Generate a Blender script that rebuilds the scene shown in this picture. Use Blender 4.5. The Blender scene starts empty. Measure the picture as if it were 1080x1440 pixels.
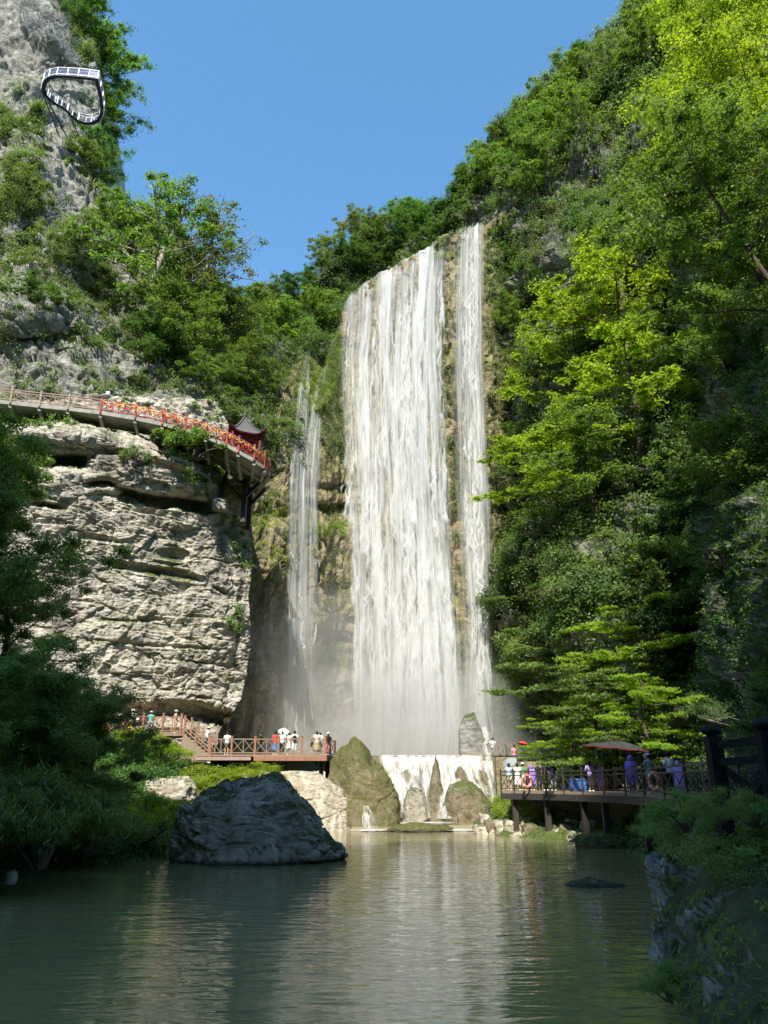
import bpy, math, random
import numpy as np
from mathutils import Vector, Matrix
sc = bpy.context.scene
COL = sc.collection
R = math.radians
# ---------------------------------------------------------------- camera model
CAMZ, PITCH, FOC = 3.2, R(20.0), 1040.0
CP, SP = math.cos(PITCH), math.sin(PITCH)
def P(px, py, Y):
    """world point at forward distance Y seen in direction (px,py) of the 1080x1440 survey photo"""
    u = (np.asarray(px, float)-540)/FOC; v = (720-np.asarray(py, float))/FOC
    t = np.asarray(Y, float)/(CP-v*SP)
    return np.stack(np.broadcast_arrays(u*t, np.asarray(Y, float), CAMZ+t*(SP+v*CP)), -1)
def V(px, py, Y): return Vector(P(px, py, Y).tolist())
def proj(p):
    p = np.asarray(p, float); y = p[..., 1]; z = p[..., 2]-CAMZ
    d = np.maximum(y*CP+z*SP, .01)
    return 540+FOC*p[..., 0]/d, 720-FOC*(-y*SP+z*CP)/d
def ppm(px, py, Y):            # photo pixels per metre at that place
    p = P(px, py, Y); return FOC/(p[1]*CP+(p[2]-CAMZ)*SP)
# ---------------------------------------------------------------- noise
def _h(ix, iy, iz, s=0):
    n = (ix.astype(np.int64)*374761393+iy.astype(np.int64)*668265263+iz.astype(np.int64)*2147483647+s*974634777) & 0xffffffff
    n = ((n ^ (n >> 13))*1274126177) & 0xffffffff
    n = ((n ^ (n >> 16))*2246822519) & 0xffffffff
    return ((n ^ (n >> 15)) & 0xffffff)/float(0xffffff)
def vn(p, s=0):
    f = np.floor(p); r = p-f; r = r*r*r*(r*(r*6-15)+10); i = f.astype(np.int64); o = 0
    for a in (0, 1):
        wx = r[..., 0] if a else 1-r[..., 0]
        for b in (0, 1):
            wy = r[..., 1] if b else 1-r[..., 1]
            for c in (0, 1):
                wz = r[..., 2] if c else 1-r[..., 2]
                o = o+_h(i[..., 0]+a, i[..., 1]+b, i[..., 2]+c, s)*wx*wy*wz
    return o*2-1
def fbm(p, n=4, s=0, g=.5):
    o = 0; a = 1.
    for k in range(n):
        o = o+a*vn(p*(2.03**k)+k*17.3, s+k); a *= g
    return o
def worley(p, s=0):
    f = np.floor(p); i = f.astype(np.int64)
    F1 = np.full(p.shape[:-1], 9.); F2 = F1.copy(); ID = np.zeros_like(F1)
    for a in (-1, 0, 1):
        for b in (-1, 0, 1):
            for c in (-1, 0, 1):
                x, y, z = i[..., 0]+a, i[..., 1]+b, i[..., 2]+c
                dx = x+_h(x, y, z, s+1)-p[..., 0]; dy = y+_h(x, y, z, s+2)-p[..., 1]; dz = z+_h(x, y, z, s+3)-p[..., 2]
                d = np.sqrt(dx*dx+dy*dy+dz*dz); m = d < F1
                F2 = np.where(m, F1, np.minimum(F2, d)); ID = np.where(m, _h(x, y, z, s+4), ID); F1 = np.where(m, d, F1)
    return F1, F2, ID
def facets(p, s=0, tilt=1., crack=.35, cw=.05):
    """angular blocks: every cell is a randomly raised and tilted plane, with a crack between cells"""
    f = np.floor(p); i = f.astype(np.int64); F1 = np.full(p.shape[:-1], 9.); F2 = F1.copy(); H = np.zeros_like(F1)
    for a in (-1, 0, 1):
        for b in (-1, 0, 1):
            for c in (-1, 0, 1):
                x, y, z = i[..., 0]+a, i[..., 1]+b, i[..., 2]+c
                dx = p[..., 0]-x-_h(x, y, z, s+1); dy = p[..., 1]-y-_h(x, y, z, s+2); dz = p[..., 2]-z-_h(x, y, z, s+3)
                d = np.sqrt(dx*dx+dy*dy+dz*dz); m = d < F1
                h = (_h(x, y, z, s+4)-.5)*.8+tilt*((_h(x, y, z, s+5)-.5)*dx+(_h(x, y, z, s+6)-.5)*dy+(_h(x, y, z, s+7)-.35)*dz)
                F2 = np.where(m, F1, np.minimum(F2, d)); H = np.where(m, h, H); F1 = np.where(m, d, F1)
    return H-crack*np.exp(-(F2-F1)/cw)
# ---------------------------------------------------------------- object helpers
def tag(o, label=None, cat=None, group=None, kind=None):
    if label: o['label'] = label
    if cat: o['category'] = cat
    if group: o['group'] = group
    if kind: o['kind'] = kind
    return o
def thing(name, loc, label, cat, group=None, rz=0.0):
    o = bpy.data.objects.new(name, None); COL.objects.link(o)
    o.location = loc; o.rotation_euler = (0, 0, rz); o.empty_display_size = .3
    return tag(o, label, cat, group)
def link(name, me, mat=None, parent=None, loc=None):
    o = bpy.data.objects.new(name, me); COL.objects.link(o)
    if mat is not None and len(me.materials) == 0: me.materials.append(mat)
    if parent is not None: o.parent = parent
    if loc is not None: o.location = loc
    return o
def npmesh(name, v, f, smooth=True):
    """v (n,3), f (m,k) all faces with k corners"""
    me = bpy.data.meshes.new(name); v = np.ascontiguousarray(v, dtype=np.float32); f = np.ascontiguousarray(f, dtype=np.int32)
    k = f.shape[1]
    me.vertices.add(len(v)); me.vertices.foreach_set('co', v.ravel())
    me.loops.add(f.size); me.loops.foreach_set('vertex_index', f.ravel())
    me.polygons.add(len(f)); me.polygons.foreach_set('loop_start', np.arange(0, f.size, k, dtype=np.int32))
    me.polygons.foreach_set('use_smooth', np.full(len(f), smooth)); me.update(); me.validate(); return me
def fattr(me, name, arr):
    a = me.attributes.new(name, 'FLOAT', 'FACE'); a.data.foreach_set('value', np.ascontiguousarray(arr, dtype=np.float32))
def gridfaces(ny, nx):
    i = np.arange(ny*nx).reshape(ny, nx)
    return np.stack([i[:-1, :-1], i[1:, :-1], i[1:, 1:], i[:-1, 1:]], -1).reshape(-1, 4)
class MB:
    """collects boxes, tubes, prisms, lathes into one mesh"""
    def __init__(s): s.v = []; s.f = []
    def add(s, v, f):
        n = len(s.v); s.v += [tuple(map(float, q)) for q in v]; s.f += [tuple(i+n for i in q) for q in f]; return s
    def box(s, a, b, rz=0, c=None):
        x0, y0, z0 = a; x1, y1, z1 = b
        v = [(x, y, z) for z in (z0, z1) for y in (y0, y1) for x in (x0, x1)]
        return s.add(v, [(0, 2, 3, 1), (4, 5, 7, 6), (0, 1, 5, 4), (2, 6, 7, 3), (0, 4, 6, 2), (1, 3, 7, 5)])
    def bar(s, a, b, w, h, up=(0, 0, 1)):
        a = Vector(a); b = Vector(b); d = (b-a).normalized(); u = Vector(up)
        if abs(d.dot(u)) > .98: u = Vector((0, 1, 0))
        r = d.cross(u).normalized(); u = r.cross(d)
        v = [p+r*(w/2*i)+u*(h/2*j) for p in (a, b) for (i, j) in ((-1, -1), (1, -1), (1, 1), (-1, 1))]
        return s.add(v, [(3, 2, 1, 0), (4, 5, 6, 7), (0, 1, 5, 4), (1, 2, 6, 5), (2, 3, 7, 6), (3, 0, 4, 7)])
    def tube(s, pts, rad, n=8, cap=True):
        pts = [Vector(p) for p in pts]; m = len(pts); v = []; f = []
        if not hasattr(rad, '__len__'): rad = [rad]*m
        prev = None
        for k, p in enumerate(pts):
            d = (pts[min(k+1, m-1)]-pts[max(k-1, 0)]).normalized()
            if prev is None:
                a = Vector((1, 0, 0)) if abs(d.x) < .9 else Vector((0, 1, 0)); prev = d.cross(a).normalized()
            x = (prev-d*prev.dot(d)).normalized(); prev = x; y = d.cross(x)
            v += [p+(x*math.cos(2*math.pi*j/n)+y*math.sin(2*math.pi*j/n))*rad[k] for j in range(n)]
        for k in range(m-1):
            for j in range(n): f.append((k*n+j, k*n+(j+1) % n, (k+1)*n+(j+1) % n, (k+1)*n+j))
        if cap: f.append(tuple(range(n-1, -1, -1))); f.append(tuple((m-1)*n+j for j in range(n)))
        return s.add(v, f)
    def lathe(s, c, prof, n=16, sx=1, sy=1):
        v = []; f = []; m = len(prof)
        for r, z in prof: v += [(c[0]+sx*r*math.cos(2*math.pi*j/n), c[1]+sy*r*math.sin(2*math.pi*j/n), c[2]+z) for j in range(n)]
        for k in range(m-1):
            for j in range(n): f.append((k*n+j, k*n+(j+1) % n, (k+1)*n+(j+1) % n, (k+1)*n+j))
        f.append(tuple(range(n-1, -1, -1))); f.append(tuple((m-1)*n+j for j in range(n)))
        return s.add(v, f)
    def build(s, name, mat, parent=None, smooth=False, bevel=0):
        me = bpy.data.meshes.new(name); me.from_pydata(s.v, [], s.f)
        if smooth: me.polygons.foreach_set('use_smooth', [True]*len(me.polygons))
        me.update(); o = link(name, me, mat, parent)
        if bevel:
            b = o.modifiers.new('bevel', 'BEVEL'); b.width = bevel; b.segments = 2; b.limit_method = 'ANGLE'
        return o
# ---------------------------------------------------------------- materials
def newmat(name):
    m = bpy.data.materials.new(name); m.use_nodes = True; nt = m.node_tree; nt.nodes.clear()
    return m, nt, nt.nodes.new('ShaderNodeOutputMaterial')
def N(nt, t, **k):
    n = nt.nodes.new('ShaderNode'+t)
    for a, b in k.items():
        if a.startswith('i_'):
            key = a[2:]; key = int(key) if key.isdigit() else key.replace('_', ' ')
            n.inputs[key].default_value = b
        else: setattr(n, a, b)
    return n
def ramp(nt, fac, stops, interp='LINEAR'):
    r = nt.nodes.new('ShaderNodeValToRGB'); r.color_ramp.interpolation = interp
    e = r.color_ramp.elements
    while len(e) < len(stops): e.new(.5)
    for q, (p, c) in zip(e, stops):
        q.position = p; q.color = (*c, 1) if hasattr(c, '__len__') else (c, c, c, 1)
    nt.links.new(fac, r.inputs[0]); return r.outputs[0]
def mixc(nt, f, a, b, mode='MIX'):
    m = nt.nodes.new('ShaderNodeMix'); m.data_type = 'RGBA'; m.blend_type = mode
    for sock, val in ((m.inputs[0], f), (m.inputs[6], a), (m.inputs[7], b)):
        if isinstance(val, (int, float)): sock.default_value = val if sock == m.inputs[0] else (val, val, val, 1)
        elif isinstance(val, tuple): sock.default_value = (*val, 1)
        else: nt.links.new(val, sock)
    return m.outputs[2]
def mth(nt, op, a, b=0., c=None):
    m = nt.nodes.new('ShaderNodeMath'); m.operation = op
    for k, val in enumerate((a, b) if c is None else (a, b, c)):
        if isinstance(val, (int, float)): m.inputs[k].default_value = val
        else: nt.links.new(val, m.inputs[k])
    return m.outputs[0]
def coords(nt, scale=(1, 1, 1), kind='Object', rot=(0, 0, 0)):
    t = nt.nodes.new('ShaderNodeTexCoord'); m = nt.nodes.new('ShaderNodeMapping')
    m.inputs['Scale'].default_value = scale; m.inputs['Rotation'].default_value = rot
    nt.links.new(t.outputs[kind], m.inputs[0]); return m.outputs[0]
def noise(nt, vec, scale, detail=4, rough=.55, dist=0., out=0):
    n = N(nt, 'TexNoise', i_Scale=scale, i_Detail=detail, i_Roughness=rough, i_Distortion=dist)
    if vec is not None: nt.links.new(vec, n.inputs['Vector'])
    return n.outputs[out]
def pbsdf(nt, col, rough=.6, spec=.3, normal=None):
    b = nt.nodes.new('ShaderNodeBsdfPrincipled')
    if isinstance(col, tuple): b.inputs['Base Color'].default_value = (*col, 1)
    else: nt.links.new(col, b.inputs['Base Color'])
    if isinstance(rough, (int, float)): b.inputs['Roughness'].default_value = rough
    else: nt.links.new(rough, b.inputs['Roughness'])
    b.inputs['Specular IOR Level'].default_value = spec
    if normal is not None: nt.links.new(normal, b.inputs['Normal'])
    return b
def bump(nt, h, strength=.5, dist=.1, prev=None):
    b = N(nt, 'Bump', i_Strength=strength, i_Distance=dist); nt.links.new(h, b.inputs['Height'])
    if prev is not None: nt.links.new(prev, b.inputs['Normal'])
    return b.outputs[0]
def rock_mat(name, dark, mid, light, moss=None, strat=.4, tide=None, moss_amt=.5, streak=None, wet=.85, scale=1., bstr=.7, moss_up=.4):
    m, nt, out = newmat(name)
    c = coords(nt); L = nt.links
    n1 = noise(nt, c, .35*scale, 6, .65, .4)
    n2 = noise(nt, c, 2.2*scale, 8, .7, .3)
    cz = coords(nt, (.5*scale, .5*scale, 3.2*scale)); st = noise(nt, cz, 1., 6, .6, 1.2)
    base = mixc(nt, ramp(nt, n1, [(.32, 0.), (.68, 1.)]), mid, light)
    base = mixc(nt, ramp(nt, n2, [(.30, .75), (.52, 0.)]), base, dark)
    base = mixc(nt, ramp(nt, st, [(.40, strat), (.52, 0.)]), base, dark)
    if streak:
        cv = coords(nt, (1.1*scale, 1.1*scale, .12*scale)); sv = noise(nt, cv, 1., 5, .6, .3)
        base = mixc(nt, ramp(nt, sv, [(.50, 0.), (.66, .8)]), base, streak)
    rough = wet
    if moss:
        g = N(nt, 'NewGeometry'); sp = N(nt, 'SeparateXYZ'); L.new(g.outputs['Normal'], sp.inputs[0])
        nm = noise(nt, c, .5*scale, 6, .7, .6); nm2 = noise(nt, c, 3.5*scale, 5, .7)
        k = mth(nt, 'ADD', mth(nt, 'MULTIPLY', sp.outputs[2], moss_up), mth(nt, 'ADD', nm, mth(nt, 'MULTIPLY', nm2, .4)))
        k = mth(nt, 'ADD', k, moss_amt-.7)
        mk = ramp(nt, k, [(.46, 0.), (.60, 1.)])
        mc = mixc(nt, ramp(nt, nm2, [(.35, 0.), (.65, 1.)]), tuple(x*.45 for x in moss), moss)
        base = mixc(nt, mk, base, mc)
    if tide is not None:   # wet, algae-dark band just above the water
        g2 = N(nt, 'NewGeometry'); s2 = N(nt, 'SeparateXYZ'); L.new(g2.outputs['Position'], s2.inputs[0])
        zz = mth(nt, 'ADD', s2.outputs[2], mth(nt, 'MULTIPLY', n2, .35)); mr = N(nt, 'MapRange', **{'i_1': tide+.12, 'i_2': tide+.3, 'i_3': 1., 'i_4': 0.}); L.new(zz, mr.inputs[0]); base = mixc(nt, mr.outputs[0], base, (.035, .036, .022))
    h = mth(nt, 'ADD', mth(nt, 'MULTIPLY', n2, .5), mth(nt, 'MULTIPLY', st, strat+.1))
    nr = bump(nt, h, bstr, .35/scale)
    nr = bump(nt, noise(nt, c, 9*scale, 6, .7), bstr*.6, .08/scale, nr)
    b = pbsdf(nt, base, rough, .25, nr); L.new(b.outputs[0], out.inputs[0]); return m
def leaf_mat(name, dark, light, trans=.45, rough=.5):
    m, nt, out = newmat(name); L = nt.links
    at = N(nt, 'Attribute', attribute_name='tint'); oi = N(nt, 'ObjectInfo')
    t = mth(nt, 'ADD', mth(nt, 'MULTIPLY', at.outputs['Fac'], .75), mth(nt, 'MULTIPLY', oi.outputs['Random'], .3))
    col = ramp(nt, t, [(.0, dark), (.95, light)])
    hs = N(nt, 'HueSaturation'); L.new(col, hs.inputs['Color'])
    L.new(mth(nt, 'ADD', mth(nt, 'MULTIPLY', oi.outputs['Random'], .03), .487), hs.inputs['Hue'])
    b = pbsdf(nt, hs.outputs[0], rough, .35)
    tr = N(nt, 'BsdfTranslucent'); mx = N(nt, 'MixShader'); mx.inputs[0].default_value = trans
    tc = mixc(nt, 1., hs.outputs[0], (1.5, 1.6, .55), 'MULTIPLY'); L.new(tc, tr.inputs[0])
    L.new(b.outputs[0], mx.inputs[1]); L.new(tr.outputs[0], mx.inputs[2]); L.new(mx.outputs[0], out.inputs[0]); return m
def plain(name, col, rough=.6, spec=.3, var=.25, scale=4., grain=None, bs=.2):
    m, nt, out = newmat(name); c = coords(nt, grain or (1, 1, 1))
    n = noise(nt, c, scale, 6, .65)
    cc = mixc(nt, ramp(nt, n, [(.3, 0.), (.7, 1.)]), tuple(x*(1-var) for x in col), tuple(min(1, x*(1+var)) for x in col))
    b = pbsdf(nt, cc, rough, spec, bump(nt, n, bs, .03)); nt.links.new(b.outputs[0], out.inputs[0]); return m
M = {}
M['cliff'] = rock_mat('limestone_cliff', (.18, .155, .12), (.43, .39, .315), (.60, .555, .47), moss=(.10, .13, .035), moss_amt=.26, streak=(.13, .12, .10))
M['crag'] = rock_mat('grey_crag', (.08, .08, .07), (.25, .245, .215), (.42, .41, .365), moss=(.09, .11, .035), moss_amt=.36, streak=(.14, .14, .13))
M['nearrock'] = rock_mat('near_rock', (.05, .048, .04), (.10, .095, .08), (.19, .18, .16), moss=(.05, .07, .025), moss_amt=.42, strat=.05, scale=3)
M['fallwall'] = rock_mat('mossy_fall_wall', (.10, .08, .045), (.27, .22, .125), (.38, .32, .20), moss=(.18, .18, .05), moss_amt=.45, streak=(.11, .10, .065), moss_up=.2)
M['slope'] = rock_mat('slope_soil_rock', (.05, .05, .035), (.17, .16, .115), (.36, .345, .29), moss=(.05, .07, .02), moss_amt=.55)
M['bank'] = rock_mat('bank_rock', (.06, .055, .035), (.20, .175, .11), (.33, .29, .2), moss=(.10, .13, .03), moss_amt=.55)
M['boulder'] = rock_mat('dark_boulder', (.10, .088, .07), (.28, .25, .20), (.42, .385, .32), moss=(.07, .085, .03), moss_amt=.3, scale=2, strat=.08, tide=.12)
M['mossrock'] = rock_mat('mossy_boulder', (.07, .06, .035), (.17, .145, .08), (.26, .22, .13), moss=(.12, .12, .04), moss_amt=.5, scale=2, strat=.1, tide=.1)
M['palewall'] = rock_mat('pale_streaked_wall', (.16, .13, .09), (.36, .31, .23), (.52, .46, .36), moss=(.10, .13, .03), moss_amt=.25, streak=(.62, .57, .48), scale=1.6)
M['wetrock'] = rock_mat('wet_brown_rock', (.05, .042, .028), (.15, .12, .07), (.24, .20, .13), moss=(.11, .12, .04), moss_amt=.36, scale=2, wet=.45, strat=.12)
M['leaf_mid'] = leaf_mat('leaf_mid_green', (.055, .10, .024), (.21, .31, .075))
M['leaf_dark'] = leaf_mat('leaf_dark_green', (.034, .072, .022), (.115, .205, .05), .45)
M['leaf_bright'] = leaf_mat('leaf_bright_green', (.11, .17, .018), (.37, .46, .055), .58)
M['leaf_olive'] = leaf_mat('leaf_olive', (.08, .11, .035), (.22, .27, .10), .42)
M['leaf_blue'] = leaf_mat('leaf_cool_green', (.07, .115, .03), (.21, .30, .085), .5)
M['leaf_straw'] = leaf_mat('leaf_straw', (.10, .10, .04), (.26, .25, .11), .4)
M['bark'] = plain('bark', (.11, .09, .065), .85, .2, .45, 6, (1, 1, .3), .6)
M['bark_pale'] = plain('bark_pale', (.30, .27, .21), .8, .2, .35, 6, (1, 1, .3), .5)
# ---------------------------------------------------------------- relief terrain
def blur(a, k):
    for _ in range(3):
        for ax in (0, 1):
            p = np.pad(a, [(k, k) if i == ax else (0, 0) for i in (0, 1)], mode='edge'); c = np.cumsum(p, ax)
            z = np.zeros_like(np.take(c, [0], ax)); c = np.concatenate([z, c], ax); n = a.shape[ax]
            a = (np.take(c, range(2*k+1, 2*k+1+n), ax)-np.take(c, range(0, n), ax))/(2*k+1)
    return a
def rocky(p, amp=1., s=0, strata=1., blocks=1., big=1., fine=1., bs=1., flute=0.):
    w = p+.45*np.stack([vn(p/2.5, s+60), vn(p/2.5, s+61), vn(p/2.5, s+62)], -1)
    o = big*1.3*fbm(p/8., 3, s)
    zz = w[..., 2]+1.2*vn(p/9., s+7); q = zz/1.7; fl = np.floor(q); fr = q-fl
    lay = np.stack([w[..., 0]/4., w[..., 1]/4., fl*7.7], -1)
    o = o+strata*(.5*vn(lay, s+9)+.3*np.power(fr, 2.)-.22*(fr < .08))*np.clip(.55+1.3*vn(p/6., s+12), 0, 1.2)
    if flute: o = o+flute*.34*(1-np.abs(vn(w/np.array([.8, .8, 2.6]), s+14))*1.8)
    o = o+blocks*.95*facets(w/(np.array([2.1, 2.1, 1.3])*bs), s+20, 1.3, .3)
    o = o+blocks*.38*facets(w/(np.array([.75, .75, .55])*bs), s+30, 1.5, .3, .06)
    o = o+fine*.16*fbm(p/.8, 3, s+40)
    return o*amp
def rotz(p, a=.7):   # tilts the bedding so the strata run diagonally
    c, s = math.cos(a), math.sin(a); return np.stack([p[..., 0]*c+p[..., 2]*s, p[..., 1], -p[..., 0]*s+p[..., 2]*c], -1)
class Relief:
    def __init__(s, name, mat, xs, ys, D, nx, ny, top=None, bot=None, left=None, right=None, disp=None, extra=None,
                 back_top=0, back_left=0, back_right=0, blurk=.06, label=None, cat=None, kind=None, back=(3, 6, -.6)):
        S, T = np.meshgrid(np.linspace(0, 1, nx), np.linspace(0, 1, ny))
        if top is not None:
            px = xs[0]+S*(xs[-1]-xs[0]); t0 = np.interp(px, *zip(*top)); t1 = np.interp(px, *zip(*bot)) if bot else ys[-1]
            py = t0+(t1-t0)*T
        else:
            py = ys[0]+T*(ys[-1]-ys[0]); l = np.interp(py, *zip(*left)) if left else xs[0]; r = np.interp(py, *zip(*right)) if right else xs[-1]
            px = l+(r-l)*S
        D = np.asarray(D, float)
        fx = np.interp(px, xs, range(len(xs))); fy = np.interp(py, ys, range(len(ys)))
        ix = np.clip(fx.astype(int), 0, len(xs)-2); iy = np.clip(fy.astype(int), 0, len(ys)-2); fx -= ix; fy -= iy
        d = (D[iy, ix]*(1-fx)+D[iy, ix+1]*fx)*(1-fy)+(D[iy+1, ix]*(1-fx)+D[iy+1, ix+1]*fx)*fy
        d = blur(d, max(1, int(blurk*min(nx, ny))))
        if extra is not None: d = d+extra(px, py)
        p = P(px, py, d)
        du = np.gradient(p, axis=1); dv = np.gradient(p, axis=0); n = np.cross(dv, du); n /= np.linalg.norm(n, axis=-1, keepdims=True)+1e-9
        n = np.where((n[..., 1:2] > 0), -n, n)
        n = np.stack([blur(n[..., k], 3) for k in range(3)], -1)
        if disp is not None: p = p+n*disp(p)[..., None]
        s.nrm, s.pos, s.px, s.py = n, p, *proj(p)
        def back_rows(p, ax, at0, k):
            base = np.take(p, [0 if at0 else -1], ax); rows = []
            for i in range(1, k+1):
                q = base+np.array([0, back[0]*i+back[1]*(i > 2), back[2]*i*i if ax == 0 else 0.])
                if ax == 1: q = q+np.array([(i*.6)*(1 if at0 else -1), 0, 0])
                rows.append(q)
            return np.concatenate(rows[::-1]+[p] if at0 else [p]+rows, ax)
        if back_top: p = back_rows(p, 0, True, back_top)
        if back_left: p = back_rows(p, 1, True, back_left)
        if back_right: p = back_rows(p, 1, False, back_right)
        f = gridfaces(*p.shape[:2])
        s.obj = link(name, npmesh(name, p.reshape(-1, 3), f), mat)
        tag(s.obj, label, cat, None, kind)
    def at(s, px, py):
        k = np.argmin((s.px-px)**2+(s.py-py)**2); return Vector(s.pos.reshape(-1, 3)[k].tolist())
    def sample(s, n, mask, rng):
        """n random surface points weighted by true area, thinned by mask(px,py)->0..1"""
        p = s.pos; a = np.linalg.norm(np.cross(p[1:, :-1]-p[:-1, :-1], p[:-1, 1:]-p[:-1, :-1]), axis=-1)
        w = (a*np.clip(mask(s.px[:-1, :-1], s.py[:-1, :-1]), 0, 1)).ravel(); w /= w.sum()
        k = rng.choice(len(w), n, p=w); i, j = np.unravel_index(k, a.shape); r = rng.random((n, 2, 1))
        q = p[i, j]+(p[i+1, j]-p[i, j])*r[:, 0]+(p[i, j+1]-p[i, j])*r[:, 1]
        return q, s.nrm[i, j]
def inpoly(px, py, poly):
    r = np.zeros(np.shape(px), bool); n = len(poly)
    for i in range(n):
        x0, y0 = poly[i]; x1, y1 = poly[(i+1) % n]
        if y0 == y1: continue
        r ^= ((y0 > py) != (y1 > py)) & (px < (x1-x0)*(py-y0)/(y1-y0)+x0)
    return r
def box(px, py, x0, x1, y0, y1, e=6.):
    g = lambda t: 1/(1+np.exp(-np.clip(t/e, -30, 30)))
    return g(px-x0)*g(x1-px)*g(py-y0)*g(y1-py)
def slot(px, py, pts, h, depth, soft=3.):
    """recess below a polyline: sharp upper edge at the line, tapering out h pixels lower"""
    xs, ys = zip(*pts); y = np.interp(px, xs, ys); g = lambda t, e: 1/(1+np.exp(-np.clip(t/e, -30, 30)))
    inx = g(px-xs[0], 5.)*g(xs[-1]-px, 5.); t = (py-y)
    return depth*inx*g(t, 1.2)*np.clip(1-(t-h*.5)/(h*.5), 0, 1)
# ---- left cliff under the walkway
def exA(px, py):
    o = slot(px, py, [(5, 632), (40, 630), (75, 640), (118, 640)], 24, 3.)
    o += slot(px, py, [(-200, 640), (6, 636)], 30, 2.)
    o += slot(px, py, [(168, 684), (200, 692), (250, 698), (292, 706)], 18, 2.)
    o += slot(px, py, [(120, 680), (165, 676)], 10, 1.2)+slot(px, py, [(50, 705), (85, 711)], 8, 1.2)
    o += slot(px, py, [(160, 792), (215, 800), (265, 808), (280, 812)], 7, 1.)
    o += slot(px, py, [(112, 752), (170, 760)], 5, .6)+slot(px, py, [(225, 775), (258, 778)], 8, 1.1)
    o += slot(px, py, [(195, 992), (232, 988), (290, 990)], 34, 1.1)+slot(px, py, [(284, 993), (322, 1000)], 36, 1.8)
    o += slot(px, py, [(110, 895), (200, 905), (320, 912)], 5, .25)+slot(px, py, [(250, 925), (330, 935)], 6, .4)
    o += slot(px, py, [(140, 868), (180, 872), (230, 868)], 5, .3)
    ln = np.interp(px, [-400, 0, 140, 190, 228, 260, 300, 340, 372], [566, 584, 600, 609, 620, 632, 652, 672, 690]); o += 3.2*np.clip(1-(py-ln)/4., 0, 1)*(px < 400)
    o -= .8*np.clip((py-ln-6)/6., 0, 1)*np.clip((ln+34-py)/10., 0, 1)*(px < 300)
    o -= .9*box(px, py, 165, 300, 640, 690, 6)
    return o
A = Relief('left_cliff', M['cliff'], [-420, 0, 150, 250, 320, 360], [560, 640, 720, 850, 960, 1060],
    [[43, 53.5, 56.5, 58.5, 62, 67], [43, 53, 56, 57.5, 60, 64], [43, 54, 56.6, 58, 60, 65], [43, 55, 57.5, 59, 60.5, 65], [44, 55.5, 58.2, 59.5, 61, 66], [45, 57, 59.8, 61, 62.5, 67]],
    620, 620, left=[(560, -420), (1060, -420)], right=[(560, 300), (600, 325), (650, 340), (690, 352), (750, 356), (840, 350), (900, 352), (940, 347), (985, 338), (1010, 322), (1035, 306), (1060, 300)],
    disp=lambda p: rocky(p, .42, 3, strata=.5, blocks=1.15, big=1., flute=.5, bs=1.5)+.09*rocky(p*2.6, 1., 5, strata=.8, blocks=1.5, big=.3, flute=.8), extra=exA, back_right=7, back_top=4, blurk=.03, label='pale layered limestone cliff with overhanging ledges below the curved walkway', cat='cliff', back=(1.5, 3, -.1))
# ---- crag at the upper left
B1 = Relief('upper_crag', M['crag'], [-520, 0, 80, 150], [-380, -100, 100, 250, 330],
    [[92, 92, 94, 100], [86, 86, 88, 95], [79, 78, 79, 84], [72, 72, 73, 78], [70, 70, 72, 78]],
    300, 420, left=[(-380, -520), (330, -520)], right=[(-380, 60), (-60, 95), (0, 118), (60, 132), (130, 138), (190, 136), (225, 132), (250, 122), (330, 110)],
    extra=lambda px, py: 3.6*box(px, py, 52, 220, 112, 205, 14),
    disp=lambda p: rocky(rotz(p), .8, 11, strata=.8, blocks=1., big=1.6, bs=1.8, flute=.3)+.3*rocky(rotz(p)*1.5, 1., 12, strata=1.2, blocks=1.5, big=.3, flute=.3), back_right=7, back_top=4, blurk=.03, label='grey rocky crag high at the left with the looped skywalk', cat='cliff')
# ---- wooded hill at the left above the walkway
def exB(px, py):
    return -3.5*box(px, py, -300, 95, 395, 470, 14)-2.5*box(px, py, 20, 100, 185, 300, 16)+2.*box(px, py, -300, 200, 470, 490, 8)
B2 = Relief('left_hillside', M['crag'], [-420, 0, 150, 250, 350, 420], [140, 260, 400, 500, 560, 660],
    [[84, 81, 82, 85, 90, 94], [78, 75, 78, 81, 87, 92], [71, 69, 71, 76, 83, 89], [62, 62.5, 66, 71, 79, 86], [56, 60.5, 63, 66.5, 75, 82], [56, 60, 62.5, 66, 71, 80]],
    420, 420, top=[(-420, 120), (60, 200), (120, 235), (160, 285), (220, 300), (270, 340), (310, 400), (350, 450), (420, 500)], bot=[(-420, 660), (420, 720)],
    disp=lambda p: rocky(p, .9, 23, strata=.9, blocks=1., big=1.6), extra=exB, back_top=6, label='steep overgrown limestone hillside above the curved walkway', cat='hillside')
# ---- wooded ridge behind the falls
C = Relief('back_ridge', M['slope'], [240, 340, 420, 480, 560, 620, 760], [250, 400, 500, 600, 700],
    [[118, 120, 122, 118, 112, 108, 106], [108, 108, 110, 108, 104, 100, 100], [98, 96, 96, 100, 98, 96, 96], [90, 84, 86, 93, 96, 96, 96], [84, 80, 84, 90, 94, 94, 94]],
    300, 240, top=[(240, 440), (340, 448), (400, 425), (440, 400), (475, 365), (510, 325), (550, 305), (590, 310), (640, 300), (760, 280)], bot=[(240, 700), (760, 700)],
    disp=lambda p: rocky(p, 1.3, 31, big=1.6, blocks=.6), back_top=6, kind='structure')
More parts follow.
